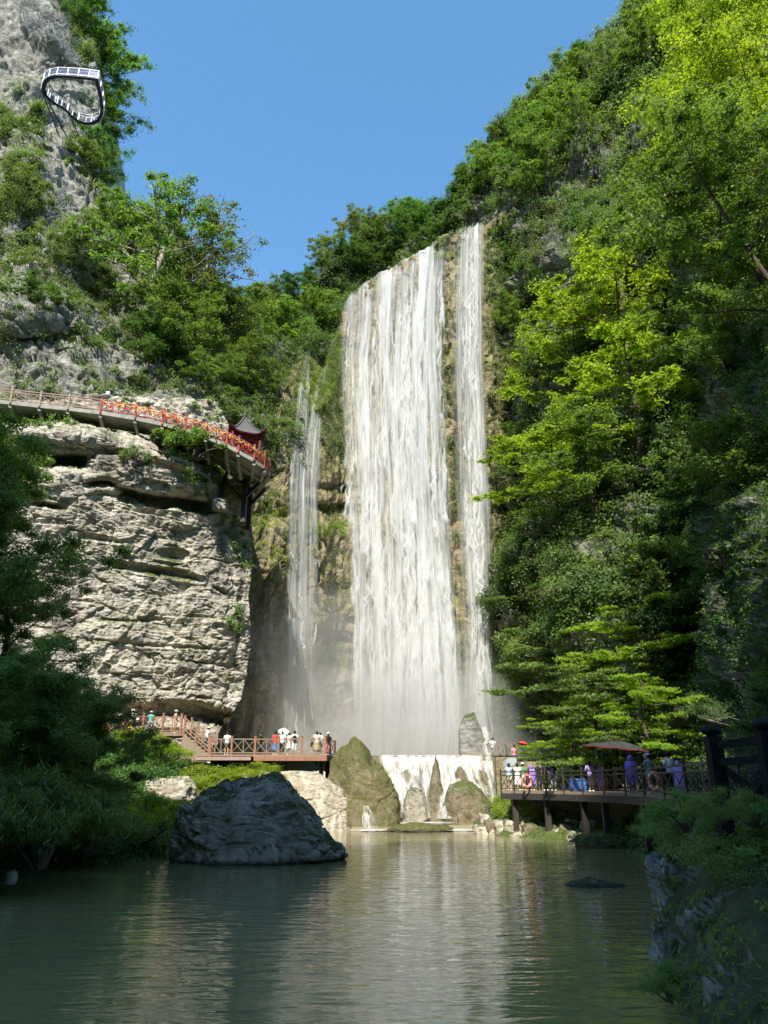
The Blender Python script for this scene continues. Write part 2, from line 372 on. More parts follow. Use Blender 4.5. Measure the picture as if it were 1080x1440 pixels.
# ---- wall of the waterfall
LIP = [(300, 650), (350, 640), (385, 590), (405, 540), (425, 500), (445, 508), (462, 520), (474, 480), (484, 434), (500, 414), (530, 392), (575, 369), (612, 345), (630, 335), (640, 334), (650, 325), (668, 318), (690, 308), (720, 290), (800, 290)]
def exD(px, py):
    o = slot(px, py, [(405, 684), (440, 680), (492, 684)], 14, 1.2)
    o += slot(px, py, [(418, 700), (450, 712), (492, 712)], 12, 2.4)
    o -= 1.3*box(px, py, 330, 500, 738, 1080, 3)+.9*box(px, py, 448, 500, 600, 893, 4)
    o += slot(px, py, [(452, 893), (496, 895)], 14, 1.4)+slot(px, py, [(355, 722), (412, 720)], 8, 1.)+slot(px, py, [(355, 680), (400, 660)], 6, .6)
    o -= 1.2*box(px, py, 626, 640, 330, 900, 5)
    o += .8*np.sin(px/9.+py/140.)*.5
    return o
D_ = Relief('waterfall_cliff', M['fallwall'], [300, 360, 410, 450, 485, 560, 630, 690, 760, 800], [300, 500, 700, 900, 1085],
    [[74, 79, 85, 88, 89, 84.5, 79, 78, 84, 90], [72, 75, 79, 84, 88, 84, 78.5, 77.5, 84, 90], [70, 72, 75, 79, 85, 83, 78, 77, 83, 88], [70, 72, 74.5, 78, 84, 82, 78, 76.5, 80, 86], [70, 72, 74.5, 78, 83, 81, 77, 76, 78, 84]],
    420, 560, top=LIP, bot=[(300, 1085), (800, 1085)],
    disp=lambda p: rocky(p*np.array([1.2, 1.2, .55]), .75, 41, strata=.25, blocks=.9, big=.7, flute=1.2, bs=1.2), extra=exD, back_top=6, blurk=.03, label='tall mossy brown cliff behind the main waterfall', cat='cliff', back=(2, 3, -.12))
# ---- right hand slope
def exE(px, py):
    o = 5.*box(px, py, 925, 985, 300, 1150, 12)-3.*box(px, py, 820, 900, 760, 1060, 20)
    o -= 2.5*box(px, py, 770, 850, 330, 400, 10)+2*box(px, py, 690, 730, 760, 1010, 8)
    return o
E = Relief('right_slope', M['slope'], [570, 690, 720, 780, 860, 950, 1010, 1080, 1300, 1500], [-300, 0, 300, 600, 900, 1140],
    [[116, 110, 106, 100, 92, 84, 76, 68, 52, 42], [108, 98, 95, 88, 79, 70, 62, 54, 38, 30], [102, 86, 82, 75, 66, 60, 52, 44, 28, 22], [100, 80, 77, 70, 60, 56, 47, 38, 24, 18], [100, 78, 75, 68, 57, 52, 43, 34, 21, 16], [100, 76, 72, 64, 54, 48, 38, 30, 19, 14]],
    520, 640, top=[(570, 350), (600, 330), (625, 290), (655, 250), (700, 195), (760, 122), (800, 78), (840, 35), (900, -45), (1000, -160), (1100, -280), (1500, -460)], bot=[(570, 700), (690, 1150), (1500, 1150)],
    disp=lambda p: rocky(p, 1., 53, big=2.2, blocks=1.2), extra=exE, back_top=6, blurk=.04, label='steep forested valley side right of the falls', cat='slope')
# ---- banks
GL = Relief('left_bank', M['bank'], [-400, 0, 170, 240, 330, 350], [1030, 1080, 1120, 1180, 1260, 1400],
    [[26, 45, 53, 57, 62, 62], [25, 42, 51, 55, 59, 60], [24, 36, 43, 48, 56, 58], [22, 32, 37, 42, 52, 54], [20, 27, 31, 33, 42, 44], [14, 20, 24, 26, 30, 31]],
    360, 200, top=[(-400, 1020), (150, 1030), (200, 1052), (262, 1078), (330, 1090), (350, 1095)], bot=[(-400, 1420), (0, 1262), (100, 1242), (240, 1225), (330, 1195), (350, 1190)],
    disp=lambda p: rocky(p, .45, 61, big=.6), back_top=6, blurk=.04, kind='structure', back=(2, 3, .0))
GR = Relief('right_bank', M['bank'], [640, 690, 760, 830, 900, 960, 1100, 1400], [1095, 1130, 1160, 1190, 1240],
    [[64, 60, 56, 53, 48, 42, 30, 24], [62, 58, 52, 50, 46, 40, 29, 23], [58, 54, 49, 48, 44, 38, 27, 22], [55, 50, 46, 46, 40, 36, 25, 20], [48, 42, 38, 37, 34, 31, 22, 18]],
    300, 160, top=[(640, 1142), (680, 1135), (705, 1118), (740, 1122), (1400, 1122)], bot=[(640, 1190), (760, 1206), (900, 1222), (1400, 1300)],
    disp=lambda p: rocky(p, .35, 71, big=.5, blocks=1.3, bs=.5), back_top=8, blurk=.04, kind='structure', back=(2.5, 3, .0))
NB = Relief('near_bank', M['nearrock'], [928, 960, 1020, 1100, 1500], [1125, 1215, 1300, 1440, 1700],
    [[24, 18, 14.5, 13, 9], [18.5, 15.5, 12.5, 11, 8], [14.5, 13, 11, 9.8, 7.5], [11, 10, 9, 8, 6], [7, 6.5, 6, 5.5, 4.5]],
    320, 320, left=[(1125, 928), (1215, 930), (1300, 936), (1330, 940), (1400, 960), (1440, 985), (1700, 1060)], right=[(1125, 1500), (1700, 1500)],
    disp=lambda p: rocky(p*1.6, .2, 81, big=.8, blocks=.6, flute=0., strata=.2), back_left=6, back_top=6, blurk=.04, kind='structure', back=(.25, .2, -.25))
# ---- river bed / ground sheet and an unseen mountain behind the viewer, shaped to shade the pool
gx, gy = np.meshgrid(np.linspace(-900, 900, 121), np.linspace(-500, 1300, 121)); gp = np.stack([gx, gy, gx*0], -1)
gp[..., 2] = -2.5+.4*fbm(gp/30., 3, 5)
tag(link('ground', npmesh('ground', gp.reshape(-1, 3), gridfaces(121, 121)), M['bank']), kind='structure')
def hillgrid(name, x0, x1, y0, y1, nx, ny, zf, mat):
    X, Y = np.meshgrid(np.linspace(x0, x1, nx), np.linspace(y0, y1, ny)); q = np.stack([X, Y, X*0], -1); q[..., 2] = zf(X, Y, q)
    return tag(link(name, npmesh(name, q.reshape(-1, 3), gridfaces(ny, nx)), mat), kind='structure')
SUN_AZ, SUN_EL = R(11), R(51)      # azimuth from straight behind the camera towards the left
SD = Vector((-math.sin(SUN_AZ)*math.cos(SUN_EL), -math.cos(SUN_AZ)*math.cos(SUN_EL), math.sin(SUN_EL)))
RIDGE_Y, EDGE_Y = -150., 40.8
def ridge(X, Y, q):
    h = (EDGE_Y-RIDGE_Y)*SD.z/(-SD.y); h = h*(1+0*X)+1.*vn(q/14., 3)+2.5*vn(q/45., 4)+np.where(X > 5, -(X-5)*1.5, 0.)+np.where(X < -120, (X+120)*1.2, 0.)
    h = np.maximum(h, 20+8*vn(q/20., 6)); t = np.clip((Y-(RIDGE_Y-190))/190., 0, 1); t2 = np.clip((Y-RIDGE_Y)/110., 0, 1)
    return np.where(Y < RIDGE_Y, h*(.15+.85*t), h*(1-t2*t2*(3-2*t2)))-3
hillgrid('hill', -430, 330, -420, -24, 170, 110, ridge, M['slope'])
# ---------------------------------------------------------------- pool
def water_mat():
    m, nt, out = newmat('pool_water'); L = nt.links
    c = coords(nt, (.32, 1.0, 1)); n1 = noise(nt, c, 1.5, 1.5, .5, .8)
    c2 = coords(nt, (1.1, 3.4, 1)); n2 = noise(nt, c2, 1.2, 2, .5, .5)
    c3 = coords(nt, (.06, .09, 1)); n3 = noise(nt, c3, 1., 3, .5)
    h = mth(nt, 'ADD', mth(nt, 'MULTIPLY', n1, .5), mth(nt, 'MULTIPLY', n2, .35))
    h = mth(nt, 'MULTIPLY', h, ramp(nt, n3, [(.35, .5), (.65, 1.)]))
    nr = bump(nt, h, .9, .085)
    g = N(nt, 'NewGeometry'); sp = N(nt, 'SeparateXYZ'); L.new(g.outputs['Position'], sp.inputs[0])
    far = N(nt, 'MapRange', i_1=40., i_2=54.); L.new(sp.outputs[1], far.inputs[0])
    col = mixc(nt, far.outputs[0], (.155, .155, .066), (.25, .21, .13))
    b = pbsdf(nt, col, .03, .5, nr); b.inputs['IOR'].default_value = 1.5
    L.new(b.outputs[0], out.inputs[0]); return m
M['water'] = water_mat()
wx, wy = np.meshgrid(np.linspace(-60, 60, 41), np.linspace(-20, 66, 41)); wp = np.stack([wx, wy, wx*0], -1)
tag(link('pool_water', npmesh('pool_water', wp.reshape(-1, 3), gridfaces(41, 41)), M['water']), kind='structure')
# ---------------------------------------------------------------- falling water
def fall_mat(name, lo, hi, su, sv, col=(.86, .87, .86), edge=.06, base=0., fray=0.):
    """white water whose density comes from streaks stretched along the fall (uv: across, down)"""
    m, nt, out = newmat(name); L = nt.links
    tc = N(nt, 'TexCoord'); sp = N(nt, 'SeparateXYZ'); L.new(tc.outputs['UV'], sp.inputs[0])
    def st(a, b, det, rg, dist, off):
        mp = N(nt, 'Mapping'); mp.inputs['Scale'].default_value = (a, b, 1); mp.inputs['Location'].default_value = (off, off*1.7, 0); L.new(tc.outputs['UV'], mp.inputs[0])
        return noise(nt, mp.outputs[0], 1., det, rg, dist)
    n1 = st(su, sv, 5, .6, .35, 0); n2 = st(su*3.2, sv*4.5, 5, .7, .4, 3.); n3 = st(su*.3, sv*.45, 3, .55, .5, 7.)
    d = mth(nt, 'ADD', mth(nt, 'MULTIPLY', n1, .38), mth(nt, 'ADD', mth(nt, 'MULTIPLY', n2, .26), mth(nt, 'MULTIPLY', n3, .55)))
    a = ramp(nt, d, [(lo, base), (hi, 1.)])
    e = mth(nt, 'MULTIPLY', mth(nt, 'SUBTRACT', 1., sp.outputs[0]), sp.outputs[0])
    e = mth(nt, 'ADD', e, mth(nt, 'MULTIPLY', mth(nt, 'SUBTRACT', n1, .55), fray))
    em = N(nt, 'MapRange', **{'i_1': 0., 'i_2': edge}); L.new(e, em.inputs[0])
    at = N(nt, 'Attribute', attribute_name='dens')
    a = mth(nt, 'MULTIPLY', mth(nt, 'MULTIPLY', a, em.outputs[0]), at.outputs['Fac'])
    df = N(nt, 'BsdfDiffuse'); df.inputs[0].default_value = (*col, 1); tr = N(nt, 'BsdfTranslucent'); tr.inputs[0].default_value = (*col, 1)
    L.new(bump(nt, n2, .5, .3), df.inputs['Normal'])
    mx = N(nt, 'MixShader'); mx.inputs[0].default_value = .35; L.new(df.outputs[0], mx.inputs[1]); L.new(tr.outputs[0], mx.inputs[2])
    tp = N(nt, 'BsdfTransparent'); m2 = N(nt, 'MixShader'); L.new(a, m2.inputs[0]); L.new(tp.outputs[0], m2.inputs[1]); L.new(mx.outputs[0], m2.inputs[2])
    L.new(m2.outputs[0], out.inputs[0]); return m
M['veil'] = fall_mat('water_veil', .56, .74, 34, 4.5, base=.10, edge=.10, fray=.14)
M['veil_dense'] = fall_mat('water_curtain', .54, .73, 24, 5.5, base=.12, edge=.09, fray=.12)
M['thin_veil'] = fall_mat('thin_water_veil', .50, .74, 8, 5, base=.12, edge=.2, fray=.3)
M['strand'] = fall_mat('water_strand', .42, .68, 3, 4, edge=.22, base=.05, fray=.2)
M['weir'] = fall_mat('weir_water', .50, .68, 46, 2.2, col=(.9, .88, .82), base=.05)
def depthD(px, py):
    k = lambda a: a
    cols = [300, 360, 410, 450, 485, 560, 630, 690, 760, 800]; rows = [300, 500, 700, 900, 1085]
    T = [[74, 79, 85, 88, 89, 84.5, 79, 78, 84, 90], [72, 75, 79, 84, 88, 84, 78.5, 77.5, 84, 90], [70, 72, 75, 79, 85, 83, 78, 77, 83, 88], [70, 72, 74.5, 78, 84, 82, 78, 76.5, 80, 86], [70, 72, 74.5, 78, 83, 81, 77, 76, 78, 84]]
    T = np.array(T, float); fx = np.interp(px, cols, range(10)); fy = np.interp(py, rows, range(5))
    i = np.clip(fx.astype(int), 0, 8); j = np.clip(fy.astype(int), 0, 3); fx = fx-i; fy = fy-j
    return (T[j, i]*(1-fx)+T[j, i+1]*fx)*(1-fy)+(T[j+1, i]*(1-fx)+T[j+1, i+1]*fx)*fy
def sheet(name, mat, left, right, top, bot, off, dens, nx=60, ny=160, parent=None, seed=1, amp=.35, depth=None, across=None):
    """left/right: [(py,px)] outlines; off(v): metres in front of the wall; dens [(v,d)]"""
    S, T = np.meshgrid(np.linspace(0, 1, nx), np.linspace(0, 1, ny))
    def edge(q, t): return np.interp(t, *zip(*q))
    tt = np.interp(S, *zip(*top)); py = tt+(bot-tt)*T
    px = edge(left, py)+(edge(right, py)-edge(left, py))*S
    d = (depth(px, py) if depth else depthD(px, py))-np.interp(T, *zip(*off)); p = P(px, py, d)
    p[..., 1] += amp*fbm(np.stack([S*14+seed, T*5, T*0], -1), 3, seed); p[..., 0] += .15*amp*vn(np.stack([S*20, T*9, T*0+seed], -1), seed)
    me = npmesh(name, p.reshape(-1, 3), gridfaces(ny, nx)); uv = me.uv_layers.new(name='uv'); li = np.zeros(len(me.loops), np.int32); me.loops.foreach_get('vertex_index', li)
    q = np.stack([S.ravel()[li], 1-T.ravel()[li]], -1).astype(np.float32); uv.data.foreach_set('uv', q.ravel())
    a = me.attributes.new('dens', 'FLOAT', 'POINT'); a.data.foreach_set('value', (np.interp(T, *zip(*dens))*(np.interp(S, *zip(*across)) if across else np.ones_like(S))).ravel().astype(np.float32))
    return link(name, me, mat, parent)
def strands(name, n, left, right, top, bot, parent, seed, wid=(.25, .7), ln=(2.5, 9), vbias=1., weights=None, off=(1.2, 3.)):
    """comet-shaped tongues of falling water: thin above, ragged and bright at the head"""
    rng = np.random.default_rng(seed); Vv = []; Ff = []; UV = []; DN = []; m = 12
    for i in range(n):
        s = rng.random() if weights is None else np.clip(weights[rng.integers(len(weights))]+rng.normal()*.02, .01, .99); v0 = rng.random()**vbias
        tt = np.interp(s, *zip(*top)); L = rng.uniform(*ln); W = rng.uniform(*wid)*(.6+.6*v0)
        y0 = tt+(bot-tt)*v0; x = np.interp(y0, *zip(*left))+(np.interp(y0, *zip(*right))-np.interp(y0, *zip(*left)))*s
        d = float(depthD(np.array([x]), np.array([y0]))[0]); base = P(x, y0, d-np.interp(v0, [0, .1, 1], [.5, off[0], off[1]])-rng.uniform(0, .6)); base = base.copy()
        drift = rng.normal()*.25; b0 = len(Vv)
        ztop = float(P(x, tt, d)[2])
        for k in range(m+1):
            t = k/m; z = base[2]-t*L
            if z > ztop: z = ztop
            w = W*(t**.7)*(1 if t < .86 else (1-t)/.14+.05)*(1+.25*rng.normal())
            xx = base[0]+drift*t*t+.08*rng.normal()
            Vv += [(xx-w/2, base[1]-.35*t, z), (xx, base[1]-.35*t-w*.5, z), (xx+w/2, base[1]-.35*t, z)]
            UV += [(0., 1-t), (.5, 1-t), (1., 1-t)]; dn = min(1., t*1.5+.02)*(.78-.25*(v0 > .75)); DN += [dn]*3
            if k:
                q = b0+3*k; Ff += [(q-3, q, q+1, q-2), (q-2, q+1, q+2, q-1)]
    me = npmesh(name, np.array(Vv), np.array(Ff)); uv = me.uv_layers.new(name='uv'); li = np.zeros(len(me.loops), np.int32); me.loops.foreach_get('vertex_index', li)
    q = np.array(UV, np.float32)[li]; q[:, 0] += 0; q[:, 1] += 0; uv.data.foreach_set('uv', q.ravel())
    a = me.attributes.new('dens', 'FLOAT', 'POINT'); a.data.foreach_set('value', np.array(DN, np.float32))
    return link(name, me, M['strand'], parent)
def fall(label, left, right, topc, bot, nst, seed, veil, dens, weights=None, wid=(.22, .6), ln=(2.5, 9), off=2.6, layers=2, across=None, amp=.35):
    t = thing('waterfall', V(*(topc[0][1], topc[0][1], 80)) if False else (0, 0, 0), label, 'waterfall')
    tops = topc
    for k in range(layers):
        sheet('water_veil', M[veil[k % len(veil)]], left, right, tops, bot, [(0, .35), (.03, .7+.5*k), (.3, off*.6+.6*k), (1, off+.7*k)], dens, parent=t, seed=seed+k, across=across, amp=amp)
    strands('water_strand', nst, left, right, tops, bot-40, t, seed+9, weights=weights, wid=wid, ln=ln, off=(1.2, off+1.))['kind'] = 'stuff'
    return t
mainL = [(300, 484), (440, 480), (500, 474), (700, 484), (860, 492), (1000, 492), (1075, 480)]
mainR = [(300, 634), (450, 626), (560, 629), (700, 636), (850, 644), (1000, 655), (1075, 658)]
top_m = [(0, 431), (.1, 412), (.3, 390), (.6, 365), (.85, 342), (1, 331)]
fall('broad main curtain of the tall white waterfall', mainL, mainR, top_m, 1072, 620, 5, ['veil_dense', 'veil', 'veil'], [(0, .9), (.3, .8), (.7, .85), (1, 1.)],
     weights=[.06, .12, .22, .24, .3, .34, .42, .46, .5, .56, .6, .62, .64, .66, .7, .74, .78, .82, .86, .9, .93, .35, .68, .6, .62], wid=(.25, .95), ln=(4, 13), layers=3, across=[(0, .25), (.08, .65), (.14, .42), (.24, .9), (.3, .75), (.40, .6), (.46, .8), (.56, .8), (.63, 1.), (.75, .9), (.8, 1.), (.9, .95), (.96, .8), (1, .5)])
fall('narrower waterfall right of the main curtain, beyond a strip of mossy rock', [(300, 644), (330, 638), (500, 635), (700, 640), (860, 650), (1000, 652), (1075, 645)],
     [(300, 682), (500, 682), (700, 691), (880, 698), (1000, 690), (1075, 676)], [(0, 326), (.5, 318), (1, 314)], 1040, 150, 25, ['veil', 'thin_veil'], [(0, 1.), (.5, .8), (1, .95)], across=[(0, .35), (.2, .55), (.45, .9), (.6, 1.), (.8, .95), (1, .6)], weights=[.3, .42, .5, .55, .6, .7, .5, .5])
fall('left one of the two thin waterfalls on the mossy wall', [(485, 433), (520, 424), (560, 417), (680, 405), (900, 398), (1050, 392)], [(485, 438), (520, 437), (560, 436), (680, 434), (900, 434), (1050, 438)],
     [(0, 490), (1, 488)], 1060, 14, 45, ['thin_veil'], [(0, .0), (.03, .5), (.08, .95), (.2, .9), (.5, .75), (1, .6)], wid=(.1, .3), ln=(1.5, 5), off=3.4, layers=1, amp=.06)
fall('right one of the two thin waterfalls on the mossy wall', [(510, 455), (540, 445), (570, 437), (680, 420), (900, 414), (1050, 410)], [(510, 459), (540, 459), (570, 456), (680, 450), (900, 448), (1050, 450)],
     [(0, 516), (1, 512)], 1060, 14, 55, ['thin_veil'], [(0, .0), (.03, .5), (.08, .95), (.2, .9), (.5, .75), (1, .6)], wid=(.1, .3), ln=(1.5, 5), off=3.4, layers=1, amp=.06)
# spray rising from the foot of the falls
def spray(px, py, Y, rx, ry, rz, dens):
    m, nt, out = newmat('spray_mist'); v = N(nt, 'VolumePrincipled'); v.inputs['Color'].default_value = (.96, .96, .95, 1); v.inputs['Density'].default_value = dens; v.inputs['Anisotropy'].default_value = .2
    nt.links.new(v.outputs[0], out.inputs['Volume']); c = V(px, py, Y)
    S, T = np.meshgrid(np.linspace(0, 2*math.pi, 49), np.linspace(0, math.pi, 25))
    u = np.stack([np.cos(S)*np.sin(T), np.sin(S)*np.sin(T), np.cos(T)], -1); r = 1+.22*fbm(u*1.6+px, 3, 3)[..., None]
    q = u*r*np.array([rx, ry, rz])+np.array(c[:]); tag(link('spray_mist', npmesh('spray_mist', q.reshape(-1, 3), gridfaces(25, 49)), m), kind='stuff')
spray(575, 1035, 74, 12, 6, 7, .07); spray(565, 1050, 73, 15, 6.5, 15, .03); spray(660, 1040, 71, 5, 3.5, 8, .03); spray(590, 1066, 68.5, 11, 3.2, 4.2, .05); spray(420, 1010, 67.5, 9, 3.5, 12, .02); spray(575, 960, 78, 9, 3.5, 22, .015)
# ---------------------------------------------------------------- foliage
def leafmesh(name, c, n, size, rng, aspect=.42, droop=0., bend=.25):
    """one pointed leaf (a folded quad) per centre; n = rough facing normal"""
    k = len(c); a = rng.normal(size=(k, 3)); n = n/(np.linalg.norm(n, axis=1, keepdims=True)+1e-9)
    d = a-n*np.sum(a*n, 1, keepdims=True); d /= np.linalg.norm(d, axis=1, keepdims=True)+1e-9
    if droop: d = d+np.array([0, 0, -droop]); d /= np.linalg.norm(d, axis=1, keepdims=True)
    s = np.cross(n, d); s /= np.linalg.norm(s, axis=1, keepdims=True)+1e-9
    L = (size*rng.uniform(.6, 1.35, k))[:, None] if not hasattr(size, '__len__') else size[:, None]
    nn = np.cross(d, s)
    v = np.stack([c-d*L*.5, c+s*L*aspect*.5-nn*L*bend*.15, c+d*L*.5-nn*L*bend*.4, c-s*L*aspect*.5-nn*L*bend*.15], 1).reshape(-1, 3)
    f = np.arange(k*4).reshape(k, 4)
    me = npmesh(name, v, f, False); return me
def clumps(rng, cen, rad, per, flat=.6, shell=.55):
    """leaf centres + normals for ellipsoid clumps"""
    m = len(cen); k = m*per; u = rng.normal(size=(k, 3)); u /= np.linalg.norm(u, axis=1, keepdims=True)
    r = (rng.random(k)**shell)[:, None]; R_ = np.repeat(rad, per)[:, None]; C_ = np.repeat(cen, per, 0)
    sc3 = np.array([1, 1, flat])
    p = C_+u*r*R_*sc3*(1+.25*rng.normal(size=(k, 1)))
    n = u*np.array([.6, .6, .5])+np.array([0, 0, .75])+.55*rng.normal(size=(k, 3))
    return p, n, np.repeat(rng.random(m), per)
def make_tree(seed, H=10., kind='broad', leaf=.28, dens=1., mat='leaf_mid', bark='bark'):
    rng = np.random.default_rng(seed); rnd = random.Random(seed); tb = MB(); tips = []
    lean = Vector((rnd.uniform(-.12, .12), rnd.uniform(-.12, .12), 0)); W = {'broad': .42, 'layered': .5, 'airy': .42, 'tall': .26, 'round': .45, 'leaning': .5}[kind]
    h0 = {'broad': .28, 'layered': .18, 'airy': .3, 'tall': .2, 'round': .12, 'leaning': .25}[kind]
    if kind == 'leaning': lean = Vector((-.45, -.12, 0))
    n = 7; tr = [Vector((0, 0, -.06*H))]
    for i in range(1, n+1):
        z = H*.92*i/n; tr.append(Vector((lean.x*z*(z/H)+rnd.uniform(-.02, .02)*H, lean.y*z*(z/H)+rnd.uniform(-.02, .02)*H, z)))
    rt = H*(.013 if kind == 'leaning' else .022); tb.tube(tr, [rt*(1.25-.95*i/n) for i in range(n+1)], 7)
    def on(t):
        q = (t*n); i = min(int(q), n-1); return tr[i].lerp(tr[i+1], q-i)
    nl = {'broad': 15, 'layered': 17, 'airy': 15, 'tall': 18, 'round': 16, 'leaning': 16}[kind]
    for i in range(nl):
        t = h0+(1-h0)*(i+.5)/nl*.97; a = i*2.4+rnd.uniform(-.5, .5); b = on(t)
        q = (t-h0)/(1-h0); prof = math.sin(math.pi*min(1, .18+q*.8))**.7
        if kind == 'layered': prof = (1-q)**.5*.9+.25
        if kind == 'tall': prof = (1-q)**.4*.8+.3*math.sin(q*9)**2
        Ln = H*W*prof*rnd.uniform(.7, 1.2); up = {'broad': .55, 'layered': .12, 'airy': .6, 'tall': .35, 'round': .45, 'leaning': .3}[kind]*rnd.uniform(.6, 1.3)+q*.25
        d = Vector((math.cos(a), math.sin(a), up)).normalized(); pts = [b]; m = 5
        for j in range(1, m+1):
            d = (d+Vector((rnd.uniform(-.22, .22), rnd.uniform(-.22, .22), rnd.uniform(-.2, .12)))).normalized(); pts.append(pts[-1]+d*Ln/m)
        r0 = rt*.42*(1.1-q*.6); tb.tube(pts, [r0*(1-.85*j/m) for j in range(m+1)], 5, False)
        for j in range(1, m+1):
            for s in range(2 if j < m else 3):
                d2 = Vector((rnd.uniform(-1, 1), rnd.uniform(-1, 1), rnd.uniform(-.2, .7)*(.35 if kind == 'layered' else 1))).normalized()
                l2 = H*.1*rnd.uniform(.5, 1.3)*(1 if j > 1 else .6); e = pts[j]+d2*l2
                if j > 1 or s == 0:
                    tb.tube([pts[j], pts[j]+d2*l2*.55+Vector((0, 0, .02*H*rnd.random())), e], [r0*.28, r0*.18, r0*.06], 3, False)
                    if kind != 'airy' or rnd.random() < .75: tips.append(e)
    cen = np.array([t[:] for t in tips]); rad = H*rng.uniform(.035, .085, len(cen))*{'layered': 1.15, 'airy': .9, 'round': 1.2}.get(kind, 1.1)
    per = int({'broad': 105, 'layered': 105, 'airy': 55, 'tall': 90, 'round': 110, 'leaning': 95}[kind]*dens)
    p, nr, tn = clumps(rng, cen, rad, per, {'layered': .22, 'airy': .5, 'leaning': .35}.get(kind, .62))
    me = leafmesh('crown', p, nr, leaf, rng, .46, .15); hz = np.clip(p[:, 2]/H, 0, 1)
    fattr(me, 'tint', np.clip(.55*tn+.4*rng.random(len(p))+.1*hz, 0, 1)); me.materials.append(M[mat])
    tm = bpy.data.meshes.new('trunk'); tm.from_pydata(tb.v, [], tb.f); tm.polygons.foreach_set('use_smooth', [True]*len(tm.polygons)); tm.update(); tm.materials.append(M[bark])
    return tm, me
def make_shrub(seed, Rr=1.5, leaf=.22, per=110, nc=34, mat='leaf_mid', flat=.7, aspect=.4, droop=.2):
    rng = np.random.default_rng(seed); rnd = random.Random(seed); tb = MB(); cen = []
    for i in range(nc):
        a = rnd.uniform(0, 6.28); q = rnd.random()**.5*Rr; e = Vector((math.cos(a)*q, math.sin(a)*q, Rr*flat*(1.1-(q/Rr)**2*.8)*rnd.uniform(.35, 1.1)))
        if i < 16: tb.tube([Vector((e.x*.1, e.y*.1, -.3)), Vector((e.x*.45, e.y*.45, e.z*.6)), e], [.035*Rr, .022*Rr, .008*Rr], 4, False)
        cen.append(e[:])
    cen = np.array(cen); rad = Rr*rng.uniform(.16, .36, nc)
    p, nr, tn = clumps(rng, cen, rad, per, .6); me = leafmesh('crown', p, nr, leaf, rng, aspect, droop)
    fattr(me, 'tint', np.clip(.5*tn+.5*rng.random(len(p)), 0, 1)); me.materials.append(M[mat])
    tm = bpy.data.meshes.new('stem'); tm.from_pydata(tb.v, [], tb.f); tm.update(); tm.materials.append(M['bark'])
    return tm, me
TT = {}
def tmpl(key, fn):
    if key not in TT: TT[key] = fn()
    return TT[key]
TREES = {
 'broad': lambda: make_tree(1, 10, 'broad', .26), 'broad2': lambda: make_tree(2, 10, 'broad', .26, mat='leaf_dark'), 'round': lambda: make_tree(3, 10, 'round', .25, mat='leaf_dark'),
 'round2': lambda: make_tree(4, 10, 'round', .25, mat='leaf_mid'), 'layered': lambda: make_tree(5, 10, 'layered', .24, 1.25, 'leaf_bright'), 'layered2': lambda: make_tree(6, 10, 'layered', .22, 1.2, 'leaf_mid'),
 'layered3': lambda: make_tree(12, 10, 'layered', .22, 1.2, 'leaf_dark'),
 'airy': lambda: make_tree(7, 10, 'airy', .2, 1., 'leaf_olive', 'bark_pale'), 'airy2': lambda: make_tree(8, 10, 'airy', .22, 1.3, 'leaf_mid', 'bark_pale'), 'tall': lambda: make_tree(9, 10, 'tall', .24, 1, 'leaf_dark'),
 'olive': lambda: make_tree(10, 10, 'broad', .24, 1, 'leaf_olive', 'bark_pale'), 'near': lambda: make_tree(11, 10, 'broad', .14, 4., 'leaf_mid'), 'neardark': lambda: make_tree(13, 10, 'round', .17, 3.4, 'leaf_blue'),
 'leaning': lambda: make_tree(14, 10, 'leaning', .15, 2.6, 'leaf_mid'), 'leaning2': lambda: make_tree(15, 10, 'leaning', .15, 2.2, 'leaf_bright')}
SHRUBS = {
 'bush': lambda: make_shrub(21, 1.5, .2), 'bushb': lambda: make_shrub(22, 1.5, .2, mat='leaf_bright'), 'busho': lambda: make_shrub(23, 1.5, .18, mat='leaf_olive'),
 'bushd': lambda: make_shrub(24, 1.5, .2, mat='leaf_dark'), 'bamboo': lambda: make_shrub(25, 1.5, .17, 260, 44, 'leaf_blue', .75, .2, .9), 'fine': lambda: make_shrub(26, 1.5, .09, 320, 40, 'leaf_blue', .8, .3, .4),
 'fineb': lambda: make_shrub(27, 1.5, .1, 260, 34, 'leaf_bright', .7, .4, .3)}
def tree(key, p, h, label, group=None, rz=None, sxy=1., name=None, cat='tree', tilt=(0, 0)):
    tm, cm = tmpl(key, TREES[key]); nm = name or {'l': 'layered_tree', 'a': 'airy_tree', 't': 'tall_tree'}.get(key[0], 'broadleaf_tree')
    if key.startswith('leaning'): nm = 'leaning_tree'
    t = thing(nm, p, label, cat, group); s = h/10.; t.scale = (s*sxy, s*sxy, s)
    t.rotation_euler = (tilt[0], tilt[1], rz if rz is not None else (hash_(p)*6.28))
    link('trunk', tm, None, t); link('crown', cm, None, t); return t
def shrub(key, p, r, label, group=None, sz=1., name='shrub', cat='shrub', rz=None):
    tm, cm = tmpl(key, SHRUBS[key]); t = thing(name, p, label, cat, group); s = r/1.5; t.scale = (s, s, s*sz)
    t.rotation_euler = (0, 0, rz if rz is not None else hash_(p)*6.28)
    link('stem', tm, None, t); link('crown', cm, None, t); return t
def hash_(p): return (math.sin(p[0]*12.9+p[1]*78.2+p[2]*37.7)*43758.5) % 1.
